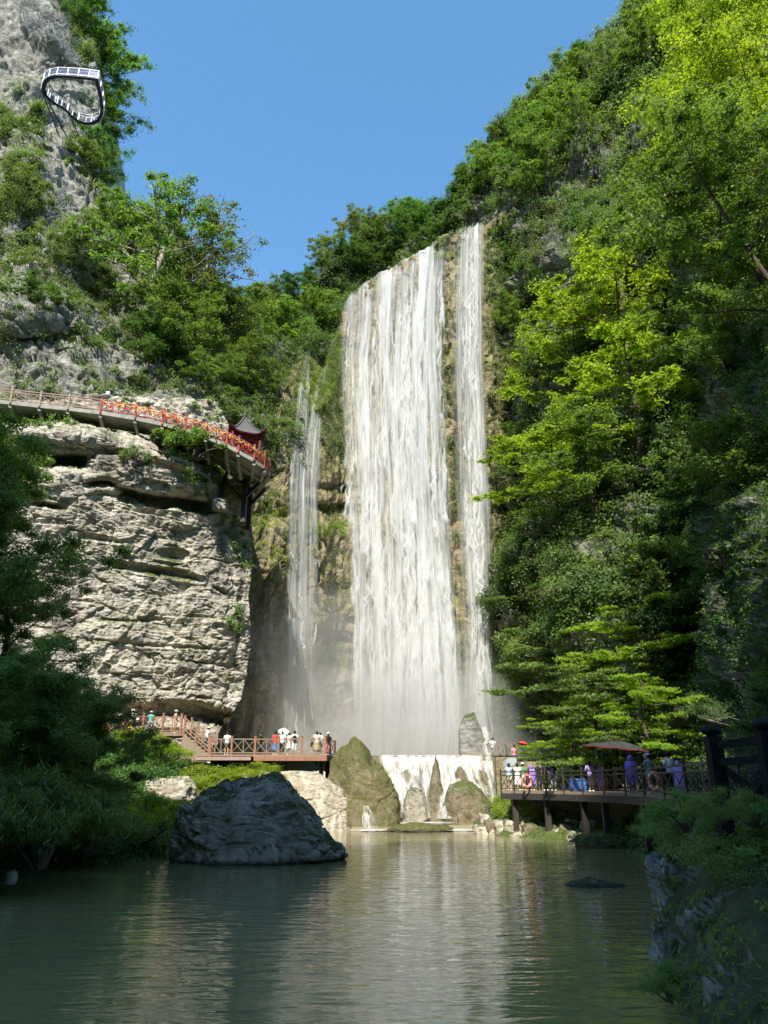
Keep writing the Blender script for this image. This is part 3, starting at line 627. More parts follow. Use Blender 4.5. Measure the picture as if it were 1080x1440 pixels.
def cover(name, rel, n, mask, rad, leaf, per, mat, seed, flat=.6, aspect=.45, droop=.25, out=.5):
    """ground cover: leaf clumps hugging a relief; one mass nobody could count"""
    rng = np.random.default_rng(seed); q, nr = rel.sample(n, mask, rng)
    rr = rng.uniform(rad[0], rad[1], n); q = q+nr*(rr*out)[:, None]
    p, n_, tn = clumps(rng, q, rr, per, flat); nn = n_+np.repeat(nr, per, 0)*.6
    me = leafmesh(name, p, nn, leaf, rng, aspect, droop)
    big = np.clip(.5+.5*vn(p/3.5, seed)*1.4, 0, 1)
    fattr(me, 'tint', np.clip(.3*tn+.35*rng.random(len(p))+.4*big, 0, 1))
    o = link(name, me, M[mat]); tag(o, kind='stuff'); return o
def nmask(px, py, s, seed, lo=-.1, hi=.2):
    v = fbm(np.stack([px/s, py/s, px*0+seed], -1), 3, seed); return np.clip((v-lo)/(hi-lo), 0, 1)
# masses of cover on the slopes
mE = lambda x, y: (x > 560)*np.where(x > 960, .25, 1.)*(x < 1250)*(y > -150)*(y < 1150)*(1-.93*inpoly(x, y, [(770, 380), (850, 365), (850, 400), (800, 470), (755, 480)]))*(1-.75*inpoly(x, y, [(680, 300), (715, 285), (730, 400), (700, 410)]))*np.where((x < 800)*(y > 270)*(y < 900), nmask(x, y, 26, 2, -.15, .15), nmask(x, y, 50, 3, -.8, -.1))
cover('slope_foliage', E, 5200, mE, (.5, 1.5), .30, 70, 'leaf_mid', 101)
cover('near_slope_foliage', E, 5200, lambda x, y: (x > 920)*(x < 1180)*(y > 150)*(y < 1150)*np.where(y > 620, 1.6, .7), (.4, 1.), .16, 140, 'leaf_dark', 131, droop=.5)
cover('near_slope_bright_foliage', E, 700, lambda x, y: (x > 960)*(x < 1180)*(y > 350)*(y < 1100)*nmask(x, y, 35, 19, .0, .2), (.3, .8), .14, 120, 'leaf_mid', 132, droop=.6)
cover('slope_dark_foliage', E, 2600, lambda x, y: mE(x, y)*nmask(x, y, 60, 9, -.1, .2), (.6, 1.5), .32, 70, 'leaf_dark', 102)
cover('slope_dry_foliage', E, 1500, lambda x, y: (x > 690)*(x < 1000)*(y > 200)*(y < 1000)*nmask(x, y, 34, 12, .0, .3)*np.where(x < 800, 1., .3), (.4, 1.2), .24, 90, 'leaf_olive', 103, droop=.8)
cover('ridge_foliage', C, 2600, lambda x, y: (x > 240)*(x < 700)*(y < 660)*1., (.8, 1.9), .36, 80, 'leaf_dark', 104)
cover('ridge_light_foliage', C, 900, lambda x, y: (x > 240)*(x < 520)*(y > 420)*(y < 660)*nmask(x, y, 30, 5, -.1, .2), (.7, 1.5), .32, 80, 'leaf_mid', 105)
rockB = [[(10, 185), (95, 190), (110, 250), (120, 330), (60, 330), (20, 270)], [(-60, 395), (60, 400), (95, 440), (150, 435), (175, 470), (190, 540), (130, 570), (-60, 570)], [(60, 345), (125, 350), (120, 395), (80, 395)]]
def mB(x, y):
    r = np.ones(np.shape(x))
    for k, q in enumerate(rockB): r = r*(1-(.88, .8, .8)[k]*inpoly(x, y, q))
    return r*(x > -150)*(x < 420)
cover('hillside_foliage', B2, 2300, lambda x, y: mB(x, y)*nmask(x, y, 35, 6, -.5, .1), (.45, 1.2), .26, 80, 'leaf_mid', 106)
cover('hillside_olive_foliage', B2, 1500, lambda x, y: mB(x, y)*nmask(x, y, 30, 7, -.1, .2), (.35, 1.), .2, 90, 'leaf_olive', 107, droop=.8)
cover('hillside_dark_foliage', B2, 900, lambda x, y: mB(x, y)*nmask(x, y, 28, 8, .05, .25), (.5, 1.1), .26, 80, 'leaf_dark', 108)
cover('crag_foliage', B1, 700, lambda x, y: (x > -100)*np.clip(((x-95)/25.)*(y < 88)+(y > 150)*(x < 60)*.8+(x < 30)*(y > 120)*.5+(y < 30)*(x > 20)*(x < 100)*.7, 0, 1)*nmask(x, y, 25, 10, -.3, .1), (.5, 1.3), .28, 80, 'leaf_mid', 109)
cover('cliff_moss', D_, 2400, lambda x, y: ((x > 330)*(x < 485)*nmask(x, y, 26, 14, -.05, .2)*np.where(y < 620, 1., .22)+(x > 680)*(x < 720)*(y > 330)*.6+(x > 618)*(x < 655)*(y > 300)*(y < 1000)*1.3*nmask(x, y, 20, 16, -.3, .1)+(x > 440)*(x < 485)*(y > 520)*(y < 640)*.8), (.25, .8), .17, 70, 'leaf_olive', 110, flat=1., droop=1., out=.2)
cover('lip_foliage', D_, 260, lambda x, y: ((x > 684)*(x < 770)*(y < 420)+(x > 612)*(x < 650)*(y < 365)*1.)*1., (.3, .9), .2, 80, 'leaf_mid', 133)
cover('cliff_bright_moss', D_, 1100, lambda x, y: (inpoly(x, y, [(415, 530), (440, 500), (478, 470), (482, 520), (440, 600), (410, 640)])*1.+inpoly(x, y, [(425, 735), (482, 738), (484, 752), (425, 750)])*2.+inpoly(x, y, [(462, 900), (490, 905), (486, 945), (462, 940)])*.8+inpoly(x, y, [(345, 700), (400, 690), (400, 800), (350, 850)])*.2), (.2, .55), .13, 70, 'leaf_bright', 111, flat=1., droop=1., out=.15)
cover('buttress_moss', E, 900, lambda x, y: inpoly(x, y, [(690, 900), (728, 870), (730, 1000), (715, 1040), (683, 1010)])*1., (.25, .6), .14, 80, 'leaf_bright', 112, flat=1., droop=1., out=.15)
cover('cliff_ledge_plants', A, 330, lambda x, y: inpoly(x, y, [(230, 625), (310, 640), (322, 700), (345, 760), (350, 800), (330, 790), (300, 700), (250, 690)])*1.+inpoly(x, y, [(305, 840), (335, 850), (335, 890), (305, 880)])*.8+(y < 600)*.25+(x < 20)*.2*(y < 640), (.2, .7), .2, 70, 'leaf_mid', 113, droop=.8)
cover('bank_foliage', GL, 1500, lambda x, y: (x < 262)*(x > -150)*(y > 1035)*(y < 1222)*1., (.4, 1.), .2, 90, 'leaf_dark', 114)
cover('bank_bright_foliage', GL, 420, lambda x, y: inpoly(x, y, [(175, 1030), (262, 1035), (262, 1078), (190, 1085)])*1.+inpoly(x, y, [(250, 1090), (300, 1085), (395, 1072), (400, 1100), (300, 1130), (255, 1125)])*1., (.4, .8), .18, 100, 'leaf_bright', 115)
cover('right_bank_foliage', GR, 800, lambda x, y: (x > 810)*(x < 1100)*(y < 1205)*.8+inpoly(x, y, [(705, 1120), (750, 1120), (760, 1150), (705, 1150)])*2., (.25, .6), .16, 90, 'leaf_olive', 116)
cover('right_bank_bright_foliage', GR, 260, lambda x, y: inpoly(x, y, [(700, 1116), (758, 1118), (765, 1150), (740, 1160), (700, 1145)])*1., (.3, .6), .15, 100, 'leaf_bright', 117)
# ---------------------------------------------------------------- individual trees and shrubs: (kind, relief, px, py of the foot, height, label, squeeze)
TL = [
 # hill at the left
 ('airy2', B2, 205, 470, 20, 'largest feathery tree of the left hill, its crown against the blue sky', 1.05),
 ('airy', B2, 275, 470, 17, 'sparse tree with see-through twigs at the right tip of the left hill', 1.1),
 ('broad', B2, 150, 400, 13, 'green tree on the left hill between the netted rock and the feathery tree', 1.),
 ('round2', B2, 250, 520, 11, 'round tree with pale trunks halfway down the left hill', 1.1),
 ('broad2', B2, 215, 545, 9, 'dark tree close above the red pavilion side of the walkway', 1.1),
 ('broad', B2, 320, 520, 11, 'green tree where the left hill meets the far ridge', 1.1),
 ('olive', B2, 90, 400, 8, 'small olive tree beside the wire netting on the left hill', 1.1),
 ('olive', B2, 20, 330, 9, 'olive tree at the left photo edge below the crag', 1.1),
 ('broad2', B2, 50, 475, 6, 'dark bush-like tree rooted in the pale rock above the walkway', 1.3),
 ('broad', B2, 120, 270, 8, 'small tree at the foot of the crag, under the overhanging shrubs', 1.1),
 ('round2', B2, 345, 560, 8, 'round green tree above the pavilion roof', 1.2),
 ('layered2', B2, 290, 560, 7, 'low spreading tree just left of the pavilion roof', 1.2),
 # crag top
 ('round', B1, 128, 60, 11, 'dark tree overhanging the top of the crag at the upper edge', 1.2),
 ('broad', B1, 134, 100, 13, 'leafy tree jutting right from the crag beside the skywalk', 1.2),
 ('round', B1, 136, 160, 11, 'dark tree clinging to the crag right of the skywalk', 1.2),
 ('round', B1, 132, 215, 9, 'lowest dark tree hanging off the overhang of the crag', 1.1),
 ('broad', B1, 90, 10, 9, 'tree above the rock net at the top left', 1.2),
 # far ridge
 ('round', C, 360, 450, 6, 'dark tree at the low notch of the far ridge', 1.2),
 ('tall', C, 385, 445, 6, 'pointed dark tree next to the notch of the far ridge', 1.2),
 ('broad2', C, 408, 430, 6, 'dark tree a third of the way up the far ridge', 1.2),
 ('tall', C, 432, 415, 6, 'slim dark tree on the skyline of the far ridge', 1.3),
 ('olive', C, 455, 385, 8, 'paler tree beside the small bare rock on the far ridge', 1.1),
 ('broad2', C, 470, 410, 9, 'dark tree above the left corner of the waterfall lip', 1.2),
 ('olive', C, 500, 350, 8, 'pale blossoming tree on the ridge above the waterfall', 1.2),
 ('round2', C, 530, 345, 7.5, 'round tree on the ridge above the middle of the falls', 1.1),
 ('broad', C, 560, 345, 8, 'tall green tree directly above the main falls', 1.1),
 ('round2', C, 575, 335, 8, 'low tree filling the gap behind the lip of the main falls', 1.4),
 ('round', C, 590, 350, 9.5, 'dark tree in the shaded corner above the right end of the lip', 1.1),
 ('round', C, 500, 400, 8, 'dark bush-like tree right behind the left end of the lip', 1.4),
 ('round', C, 540, 380, 8, 'dark tree right behind the middle of the lip', 1.4),
 ('round', C, 580, 360, 9, 'dark tree right behind the high end of the lip', 1.4),
 ('broad', C, 380, 520, 10, 'green tree on the wooded slope left of the thin falls', 1.3),
 ('round2', C, 350, 500, 10, 'mid green tree between the left hill and the thin falls', 1.3),
 ('broad', C, 440, 470, 8, 'green tree right above the twin thin falls', 1.3),
 # right slope skyline and face
 ('round', E, 608, 372, 7.3, 'dark round tree beside the top of the right falls', 1.1),
 ('round', E, 633, 332, 7.9, 'dark tree on the skyline above the right falls', 1.1),
 ('tall', E, 656, 287, 7.9, 'slim blue-green tree on the skyline of the right slope', 1.3),
 ('broad', E, 680, 262, 7.3, 'green skyline tree with yellow tips on the right slope', 1.1),
 ('round2', E, 708, 237, 7.3, 'round skyline tree below the steepest part of the right slope', 1.1),
 ('tall', E, 733, 212, 7.3, 'thin pointed tree sticking out of the right skyline', 1.2),
 ('broad', E, 763, 187, 7.9, 'bushy tree on the upper right skyline', 1.1),
 ('round2', E, 798, 147, 7.9, 'mid green tree high on the right skyline', 1.1),
 ('broad2', E, 830, 112, 7.9, 'uppermost dark tree where the right slope leaves the photo', 1.1),
 ('broad', E, 700, 275, 9, 'broad tree on the right slope above the bare rock rib', 1.2),
 ('layered2', E, 745, 240, 9, 'fresh green tree in the upper middle of the right slope', 1.1),
 ('broad', E, 795, 205, 10, 'wide leafy tree in the sunlit upper part of the right slope', 1.2),
 ('olive', E, 862, 125, 8, 'straw coloured dry tree near the top of the right slope', 1.),
 ('broad', E, 915, 100, 9, 'leafy tree below the dry tree at the upper right', 1.2),
 ('airy2', E, 830, 240, 13, 'tree with visible grey branches in the sunlit right slope', 1.2),
 ('broad', E, 760, 300, 10, 'green tree just above the white rock face', 1.2),
 ('broad2', E, 712, 370, 5, 'shrubby tree overhanging the right edge of the falls', 1.2),
 ('round2', E, 722, 470, 6, 'grey-green tree on the cliff beside the right falls, upper one', 1.2),
 ('olive', E, 735, 570, 7, 'olive tree on the cliff beside the right falls, middle one', 1.2),
 ('layered2', E, 740, 690, 8, 'bluish green tree on the cliff beside the right falls, lower one', 1.2),
 ('layered', E, 880, 510, 14, 'glowing yellow-green layered tree, topmost on the shaded wall', 1.15),
 ('layered', E, 820, 590, 12, 'glowing yellow-green layered tree left of centre on the right wall', 1.2),
 ('layered', E, 900, 640, 12, 'glowing yellow-green layered tree right of its neighbours', 1.2),
 ('layered', E, 790, 735, 10, 'glowing yellow-green tree reaching left to the falls', 1.3),
 ('layered2', E, 840, 740, 11, 'green layered tree with horizontal sprays and a bare pale limb', 1.3),
 ('layered2', E, 755, 870, 6, 'dull green tree on the mossy cliff right of the falls', 1.2),
 ('layered2', E, 790, 985, 9, 'spreading tree above the left end of the dark walkway', 1.3),
 ('layered2', E, 850, 1020, 11, 'spreading tree directly above the market umbrella', 1.3),
 ('broad', E, 775, 1060, 6, 'low bright tree behind the people on the dark walkway', 1.3),
 ('layered', E, 905, 1010, 9, 'sunlit tree right of the market umbrella', 1.1),
 ('broad', E, 930, 930, 9, 'sunlit leafy tree in the dark gully above the umbrella', 1.),
 ('broad', E, 1030, 560, 8, 'ivy-clad tree at the right edge, halfway up', 1.1),
 ('broad', E, 1040, 760, 8, 'leafy tree at the right edge above the dark posts', 1.1),
 ('broad2', E, 1000, 900, 7, 'dark tree above the dark wooden posts', 1.2),
 ('broad2', E, 960, 800, 8, 'shaded tree in the gully right of the layered trees', 1.2),
]
for k, (kd, rel, px, py, h, lab, sq) in enumerate(TL):
    p = rel.at(px, py); p.z -= .3
    if rel is B1: p.y += 4.5 if py > 70 else 1.; p.x -= 1.6
    tree(kd, p, h, lab, None, None, sq)
# canopy of trees leaning in at the upper right, standing on the near right slope
for (kd, px, py, Y, h, rz, lab) in [
    ('leaning', 1085, 450, 36, 11.5, .2, 'tree leaning over from the upper right, dark underside above the white rock'),
    ('leaning2', 1185, 350, 34, 14, -.3, 'leaning tree at the upper right edge with sunlit compound leaves'),
    ('leaning', 1140, 540, 33, 14, .1, 'tall tree at the right edge with a pale crooked bough'),
    ('leaning2', 1060, 250, 44, 14, .5, 'bright leaning tree in the upper right corner'),
    ('leaning2', 1010, 270, 54, 10, .0, 'leaning tree with arching grey branches on the sunlit slope'),
    ('leaning2', 1060, 130, 48, 13, .3, 'topmost bright tree of the upper right corner')]:
    tree(kd, V(px, py, Y), h, lab, None, rz, 1.1)
# left foreground
for (kd, px, py, Y, h, sq, lab) in [
    ('near', -75, 900, 31, 8.5, .95, 'sunlit-topped tree at the left edge beside the pale cliff'),
    ('near', -110, 1000, 30, 12., 1.05, 'tall tree at the left edge below the cliff notch'),
    ('near', -18, 1075, 32, 8., 1., 'half-lit tree left of the pale cliff, below the tallest one'),
    ('neardark', 50, 1160, 29, 5.2, 1.25, 'dark broad-leaved tree hiding the left end of the wooden walkway'),
    ('neardark', 118, 1172, 33, 5.4, 1.1, 'dark bushy tree beside the small wooden stair'),
    ('layered', 808, 1112, 53, 6., 1.1, 'bright tree close behind the left half of the dark walkway'),
    ('layered2', 842, 1112, 49.5, 7.5, 1.2, 'bright tree close behind the market umbrella'),
    ('layered', 915, 1105, 45.5, 6.5, 1.1, 'bright tree close behind the grey-coated person on the dark walkway'),
    ('neardark', 10, 1130, 31, 5.4, 1.1, 'dark dense tree at the left edge behind the narrow-leaved bush'),
    ('neardark', 62, 1125, 36, 5.2, 1.1, 'dark dense tree under the shadowed foot of the pale cliff'),
    ('neardark', -60, 1180, 26, 6., 1.3, 'dark tree leaning in at the left edge over the pool')]:
    tree(kd, V(px, py, Y), h, lab, None, None, sq)
for (kd, px, py, Y, r, sz, lab) in [
    ('bamboo', 60, 1195, 26, 2.6, 1., 'drooping narrow-leaved bush hanging over the pool at the left'),
    ('bamboo', -20, 1200, 24, 2.2, 1.2, 'narrow-leaved bush at the lower left edge of the photo'),
    ('bamboo', 130, 1185, 31, 2.2, .9, 'low narrow-leaved bush at the water line left of the boulder'),
    ('fineb', 205, 1170, 37, 2., 1., 'small-leaved bush touching the left side of the dark boulder'),
    ('fineb', 225, 1065, 54, 2.1, .8, 'bright bush in front of the upper wooden railing'),
    ('fineb', 195, 1050, 52, 1.8, .8, 'bright bush at the left end of the upper wooden railing'),
    ('fineb', 360, 1095, 55, 1.9, .7, 'bright bush on the ledge under the wooden viewing deck'),
    ('fineb', 300, 1120, 50, 1.9, .8, 'bright bush behind the top of the dark boulder'),
    ('bush', 275, 640, 57.0, 2.6, 1., 'dense shrub growing over the curved walkway edge'),
    ('bush', 245, 625, 57.0, 1.9, 1., 'smaller shrub left of the dense one under the walkway'),
    ('busho', 190, 650, 56, 1.2, 1.6, 'hanging shrub on the cliff ledge under the walkway'),
    ('busho', 850, 1188, 42.5, 1.6, .5, 'straw-green tuft of plants on the low rock at the right bank'),
    ('fine', 1000, 1180, 17, 1.2, .7, 'bluish shaded bush at the right edge below the dark posts'),
    ('fine', 1075, 1235, 12, 1.1, .7, 'large shaded bush filling the lower right edge'),
    ('fine', 950, 1175, 20, 1.0, .8, 'shaded bush at the top of the near right bank'),
    ('fine', 1012, 1150, 12.3, .5, .9, 'small shaded bush growing round the foot of the first black post'),
    ('fine', 1060, 1155, 11.8, .5, .9, 'small shaded bush between the two black posts'),
    ('fine', 965, 1160, 14.5, .7, .9, 'small shaded bush left of the black posts'),
    ('fine', 1090, 1330, 11, .9, .6, 'dark low bush on the near right rock'),
    ('fine', 945, 1400, 11, .5, .8, 'dark bush at the foot of the near right rock by the water')]:
    shrub(kd, V(px, py, Y), r, lab, None, sz)
cover('near_bank_foliage', NB, 620, lambda x, y: ((y < 1215)*1.+(y > 1390)*.3+nmask(x, y, 30, 33, .1, .25)*.5)*(y > 1128)*(y < 1500)*(x < 1200), (.1, .32), .085, 60, 'leaf_blue', 120, droop=.7)
cover('near_bank_grass', NB, 150, lambda x, y: ((y > 1340)*.8+.1)*(y > 1128)*(y < 1500)*(x < 1200), (.1, .28), .17, 36, 'leaf_blue', 121, aspect=.09, droop=.5)
# ---------------------------------------------------------------- rocks, weir, cascades
def boulder(name, label, px, py, Y, w, h, dp, mat, seed, shape=None, cat='boulder', n=120, rough=.12, flat=0, group=None, freq=1.):
    """rock whose waterline/foot centre is at (px,py); w,h,dp full sizes in metres; shape = [(x -1..1, height 0..1)] outline of its top"""
    S, T = np.meshgrid(np.linspace(0, 2*math.pi, n), np.linspace(0.0, math.pi*.72, n))
    u = np.stack([np.cos(S)*np.sin(T), np.sin(S)*np.sin(T), np.cos(T)], -1); e = .75 if not flat else flat
    q = np.sign(u)*np.abs(u)**e
    x = q[..., 0]; y = q[..., 1]; z = q[..., 2]
    hh = np.interp(x, *zip(*shape)) if shape else 1.
    p = np.stack([x*w/2, y*dp/2, np.where(z > 0, z*h*hh, z*h*.5)], -1); sc_ = (w*h)**.5
    fc = facets(p/sc_*2.0*freq+seed, seed, 1.5, .2); fc2 = facets(p/sc_*5*freq+seed, seed+50, 1.5, .2)
    r = 1+rough*(1.1*fbm(p/sc_*1.3+seed, 4, seed)+fc*.9+fc2*.35)+rough*.25*fbm(p/sc_*7, 3, seed)
    p = p*r[..., None]; me = npmesh(name, p.reshape(-1, 3), gridfaces(n, n))
    o = link(name, me, mat, None, V(px, py, Y)); return tag(o, label, cat, group)
RK = boulder('boulder', 'huge dark boulder standing in the pool at the left', 357, 1208, 35.5, 7.6, 3.15, 5, M['boulder'], 3,
    [(-1, .55), (-.8, .72), (-.55, .82), (-.2, .9), (0, .97), (.15, 1.0), (.28, .9), (.5, .66), (.75, .4), (.9, .22), (1, .1)], n=260, rough=.13, freq=1.8, flat=.5)
boulder('boulder', 'big mossy brown boulder left of the weir', 512, 1150, 58, 4.7, 4.7, 4.2, M['mossrock'], 5, [(-1, .85), (-.6, .98), (-.3, 1.04), (.05, 1.), (.3, .86), (.6, .68), (.85, .5), (1, .3)], n=220, freq=1.6, flat=.4, rough=.12)
boulder('boulder', 'small dark rock tucked at the foot of the big mossy boulder', 545, 1162, 56.5, 1.7, 1.4, 1.5, M['mossrock'], 6, n=90)
boulder('boulder', 'upright slab of grey rock between the falls foot and the right railing', 664, 1066, 67, 2.2, 3.5, 2.2, M['crag'], 8, [(-1, .85), (-.5, .95), (.3, 1.05), (.6, .8), (1, .55)], flat=.45, rough=.08)
boulder('boulder', 'broad pale boulder under the right half of the weir', 664, 1152, 58.5, 3.9, 2.6, 2.8, M['wetrock'], 9, [(-1, .75), (-.7, .95), (-.2, 1.), (.2, .85), (.6, .55), (1, .25)], n=140)
boulder('boulder', 'leaf-shaped rock parting the weir water in the middle', 613, 1150, 59.5, 1.5, 4.0, 1.4, M['wetrock'], 10, [(-1, .35), (-.4, .7), (.1, 1.), (.5, .85), (1, .5)])
boulder('boulder', 'rounded dark rock left of the middle under the weir', 584, 1150, 58.6, 1.8, 2.1, 1.5, M['boulder'], 11)
boulder('boulder', 'brown rock high on the right half of the weir', 652, 1112, 60.5, 1.5, 1.9, 1.2, M['wetrock'], 12, [(-1, 1.), (-.3, .95), (.4, .6), (1, .3)])
boulder('boulder', 'brown oval rock at the right end of the weir', 679, 1108, 61, 1.7, 1.6, 1.2, M['wetrock'], 13, [(-1, .6), (-.3, 1.), (.4, .8), (1, .3)])
boulder('boulder', 'narrow rock standing in the left part of the weir water', 570, 1115, 61, .7, 1.9, .9, M['wetrock'], 14)
boulder('boulder', 'flat mossy rock lying below the weir in the outflow', 590, 1168, 54.5, 4.2, .5, 2.4, M['mossrock'], 15, flat=.9)
boulder('boulder', 'low rock covered with grass at the right bank', 851, 1196, 41.5, 3.2, .75, 1.4, M['bank'], 16, flat=.5)
boulder('boulder', 'pale flat rock behind the bright bushes under the stair', 240, 1118, 46, 2.8, .9, 1.6, M['palewall'], 17, flat=.6)
boulder('debris_mound', 'low dark heap of twigs and rock sticking out of the pool', 832, 1252, 26.8, 2.4, .42, 1.3, M['boulder'], 18, [(-1, .3), (-.3, .9), (0, 1.), (.6, .6), (1, .2)], cat='mound', flat=.95)
boulder('debris_mound', 'pale broken stump end at the left water edge', 16, 1238, 24.5, .35, .3, .3, M['bark_pale'], 19, cat='stump', n=40)
for (px, py, Y, w, h, sd, lab) in [(962, 1262, 15.2, 1.3, .75, 61, 'pale bluish rock at the top edge of the near right bank'), (1012, 1335, 12.2, 1.0, .55, 62, 'pale bluish rock in the middle of the near right bank'),
    (948, 1340, 13.2, .7, .6, 64, 'narrow pale rock at the water edge of the near right bank'), (1052, 1432, 9.6, .8, .5, 63, 'smooth pale grey rock in the lower right corner')]:
    boulder('boulder', lab, px, py, Y, w, h, w*.8, M['crag'], sd, n=90, flat=.6, rough=.2, freq=1.4)
# stones of the sunlit bank under the walkway
rng = np.random.default_rng(77)
for k in range(34):
    px = rng.uniform(672, 830); f = (px-672)/158; py = rng.uniform(1150+f*8, 1180+f*14); 
    boulder('bank_stone', 'pale angular stone of the sunlit bank below the dark walkway', px, py+3, 53-f*6-(py-1150)*.05, rng.uniform(.6, 1.3), rng.uniform(.3, .6), .8, M['palewall' if k % 3 else 'wetrock'], 200+k, cat='stone', n=26, flat=.6, group='stones of the bank below the walkway', rough=.16)
# pale streaked retaining rock left of the mossy boulder
W_ = Relief('retaining_rock', M['palewall'], [300, 360, 420, 480, 516], [1078, 1120, 1185],
    [[57.5, 56.5, 56, 56.3, 58], [56.5, 55.5, 55, 55.3, 57.5], [56, 55, 54.6, 54.8, 57]], 200, 140,
    top=[(300, 1092), (345, 1086), (420, 1083), (448, 1086), (470, 1102), (490, 1112), (508, 1122), (516, 1140)], bot=[(300, 1185), (516, 1178)],
    disp=lambda p: rocky(p, .22, 91, big=.5, strata=.4), back_top=5, back_right=5, label='pale streaked rock wall below the wooden viewing deck', cat='rock', back=(.5, .5, -.01))
# weir: straight masonry dam
wa = P(532, 1064, 63); wb = P(694, 1064, 63); zt = float(wa[2]); bmr = MB()
bmr.box((wa[0]-4, 62.3, -2.5), (wb[0], 64.2, zt)); dam = bmr.build('weir_dam', M['wetrock'], bevel=.05); tag(dam, 'straight low dam that the lower water spills over', 'dam')
bmr = MB(); bmr.box((wb[0], 61.9, -2.5), (wb[0]+3.6, 64.6, zt-.05)); o = bmr.build('weir_abutment', M['fallwall'], bevel=.06); tag(o, 'brown abutment wall at the right end of the weir', 'wall')
ux, uy = np.meshgrid(np.linspace(-26, 12, 9), np.linspace(62.9, 84, 9)); up = np.stack([ux, uy, ux*0+zt+.06], -1)
tag(link('upper_pool_water', npmesh('upper_pool_water', up.reshape(-1, 3), gridfaces(9, 9)), M['water']), kind='structure')
def cascade(name, label, pts, mat, off=0., dens=1., seed=1, nx=24, ny=40, amp=.15, parent=None):
    """pts rows: (py, px_left, px_right, Y)"""
    T = np.linspace(0, 1, ny); r = np.array(pts, float); k = np.linspace(0, 1, len(r)); row = np.stack([np.interp(T, k, r[:, i]) for i in range(4)], -1)
    S = np.linspace(0, 1, nx)[None, :]; px = row[:, 1:2]+(row[:, 2:3]-row[:, 1:2])*S; py = row[:, 0:1]+0*S; d = row[:, 3:4]+0*S
    p = P(px, py, d); p[..., 1] -= amp*(1+fbm(np.stack([p[..., 0]*2.5+seed, p[..., 2]*1.2, p[..., 1]*0], -1), 3, seed))
    me = npmesh(name, p.reshape(-1, 3), gridfaces(ny, nx)); uv = me.uv_layers.new(name='uv'); li = np.zeros(len(me.loops), np.int32); me.loops.foreach_get('vertex_index', li)
    Sg, Tg = np.meshgrid(np.linspace(0, 1, nx), 1-T); q = np.stack([Sg.ravel()[li], Tg.ravel()[li]], -1).astype(np.float32); uv.data.foreach_set('uv', q.ravel())
    a = me.attributes.new('dens', 'FLOAT', 'POINT'); a.data.foreach_set('value', np.full(len(me.vertices), dens, np.float32))
    o = link(name, me, mat, parent); return tag(o, label, 'cascade' if label else None)
M['weirjet'] = fall_mat('weir_jet', .58, .76, 7, 3.2, col=(.93, .92, .88), edge=.05, base=.1)
wt = thing('weir_cascade', (0, 0, 0), 'white water spilling over the straight dam and around the rocks', 'cascade')
cascade('water_curtain', None, [(1062, 532, 692, 62.4), (1064, 532, 692, 62.1), (1085, 536, 694, 61.8), (1110, 545, 697, 61.5)], M['weir'], dens=.95, parent=wt, nx=80, amp=.1)
cascade('water_curtain', None, [(1064, 532, 692, 62.0), (1085, 536, 694, 61.5), (1112, 545, 697, 61.0)], M['weir'], dens=.8, parent=wt, nx=80, seed=4, amp=.12)
for k, pts in enumerate([[(1066, 536, 592, 61.8), (1110, 548, 590, 60.4), (1150, 562, 586, 59)], [(1066, 590, 618, 61.7), (1105, 594, 606, 60), (1150, 594, 606, 58.6)], [(1066, 618, 650, 61.6), (1108, 622, 640, 60), (1120, 618, 636, 59), (1151, 611, 638, 57.8)],
     [(1066, 645, 672, 61.6), (1095, 655, 675, 60.2), (1112, 664, 690, 60), (1122, 676, 694, 59.6), (1133, 682, 696, 59.3)], [(1070, 676, 692, 61.4), (1095, 682, 695, 60.9), (1120, 690, 698, 60.2), (1134, 684, 696, 59.4)], [(1095, 634, 648, 60), (1106, 640, 648, 59.6)]]):
    cascade('water_jet', None, pts, M['weirjet'], parent=wt, seed=20+k, amp=.2)
    cascade('water_jet', None, [(a, b+1.5, c-1.5, d-.2) for a, b, c, d in pts], M['weirjet'], parent=wt, seed=40+k, amp=.25)
cascade('small_cascade', 'small white spill between the pale rock wall and the mossy boulder', [(1133, 511, 518, 56), (1150, 509, 528, 55.5), (1169, 509, 532, 54.8)], M['weirjet'], seed=31)
cascade('small_cascade', 'thin white spill under the wooden viewing deck', [(1072, 322, 350, 60), (1085, 322, 351, 59.8), (1110, 322, 350, 59.5)], M['weir'], seed=33)
cascade('small_cascade', 'white chute beside the upright grey slab right of the falls', [(1022, 671, 685, 67.6), (1028, 672, 687, 67), (1035, 675, 690, 66.5), (1062, 678, 694, 65)], M['thin_veil'], seed=34, dens=.8)
# foam where the cascades land and shallow riffle sheet above the pool
M['foam'] = fall_mat('foam', .47, .62, 14, 10, col=(.9, .88, .82), edge=.08, base=0.)
def foam(name, lab, x0, x1, y0, y1, z, seed, par=None):
    X, Y = np.meshgrid(np.linspace(x0, x1, 20), np.linspace(y0, y1, 12)); p = np.stack([X, Y, z+.03*vn(np.stack([X, Y, X*0+seed], -1)*1.5, seed)], -1)
    me = npmesh(name, p.reshape(-1, 3), gridfaces(12, 20)); uv = me.uv_layers.new(name='uv'); li = np.zeros(len(me.loops), np.int32); me.loops.foreach_get('vertex_index', li)
    a_, b_ = np.meshgrid(np.linspace(0, 1, 20), np.linspace(0, 1, 12)); uv.data.foreach_set('uv', np.stack([a_.ravel()[li], b_.ravel()[li]], -1).astype(np.float32).ravel())
    a = me.attributes.new('dens', 'FLOAT', 'POINT'); a.data.foreach_set('value', np.full(len(me.vertices), .9, np.float32)); return tag(link(name, me, M['foam']), kind='stuff')
X0, X1 = float(P(535, 1150, 57)[0]), float(P(690, 1150, 57)[0])
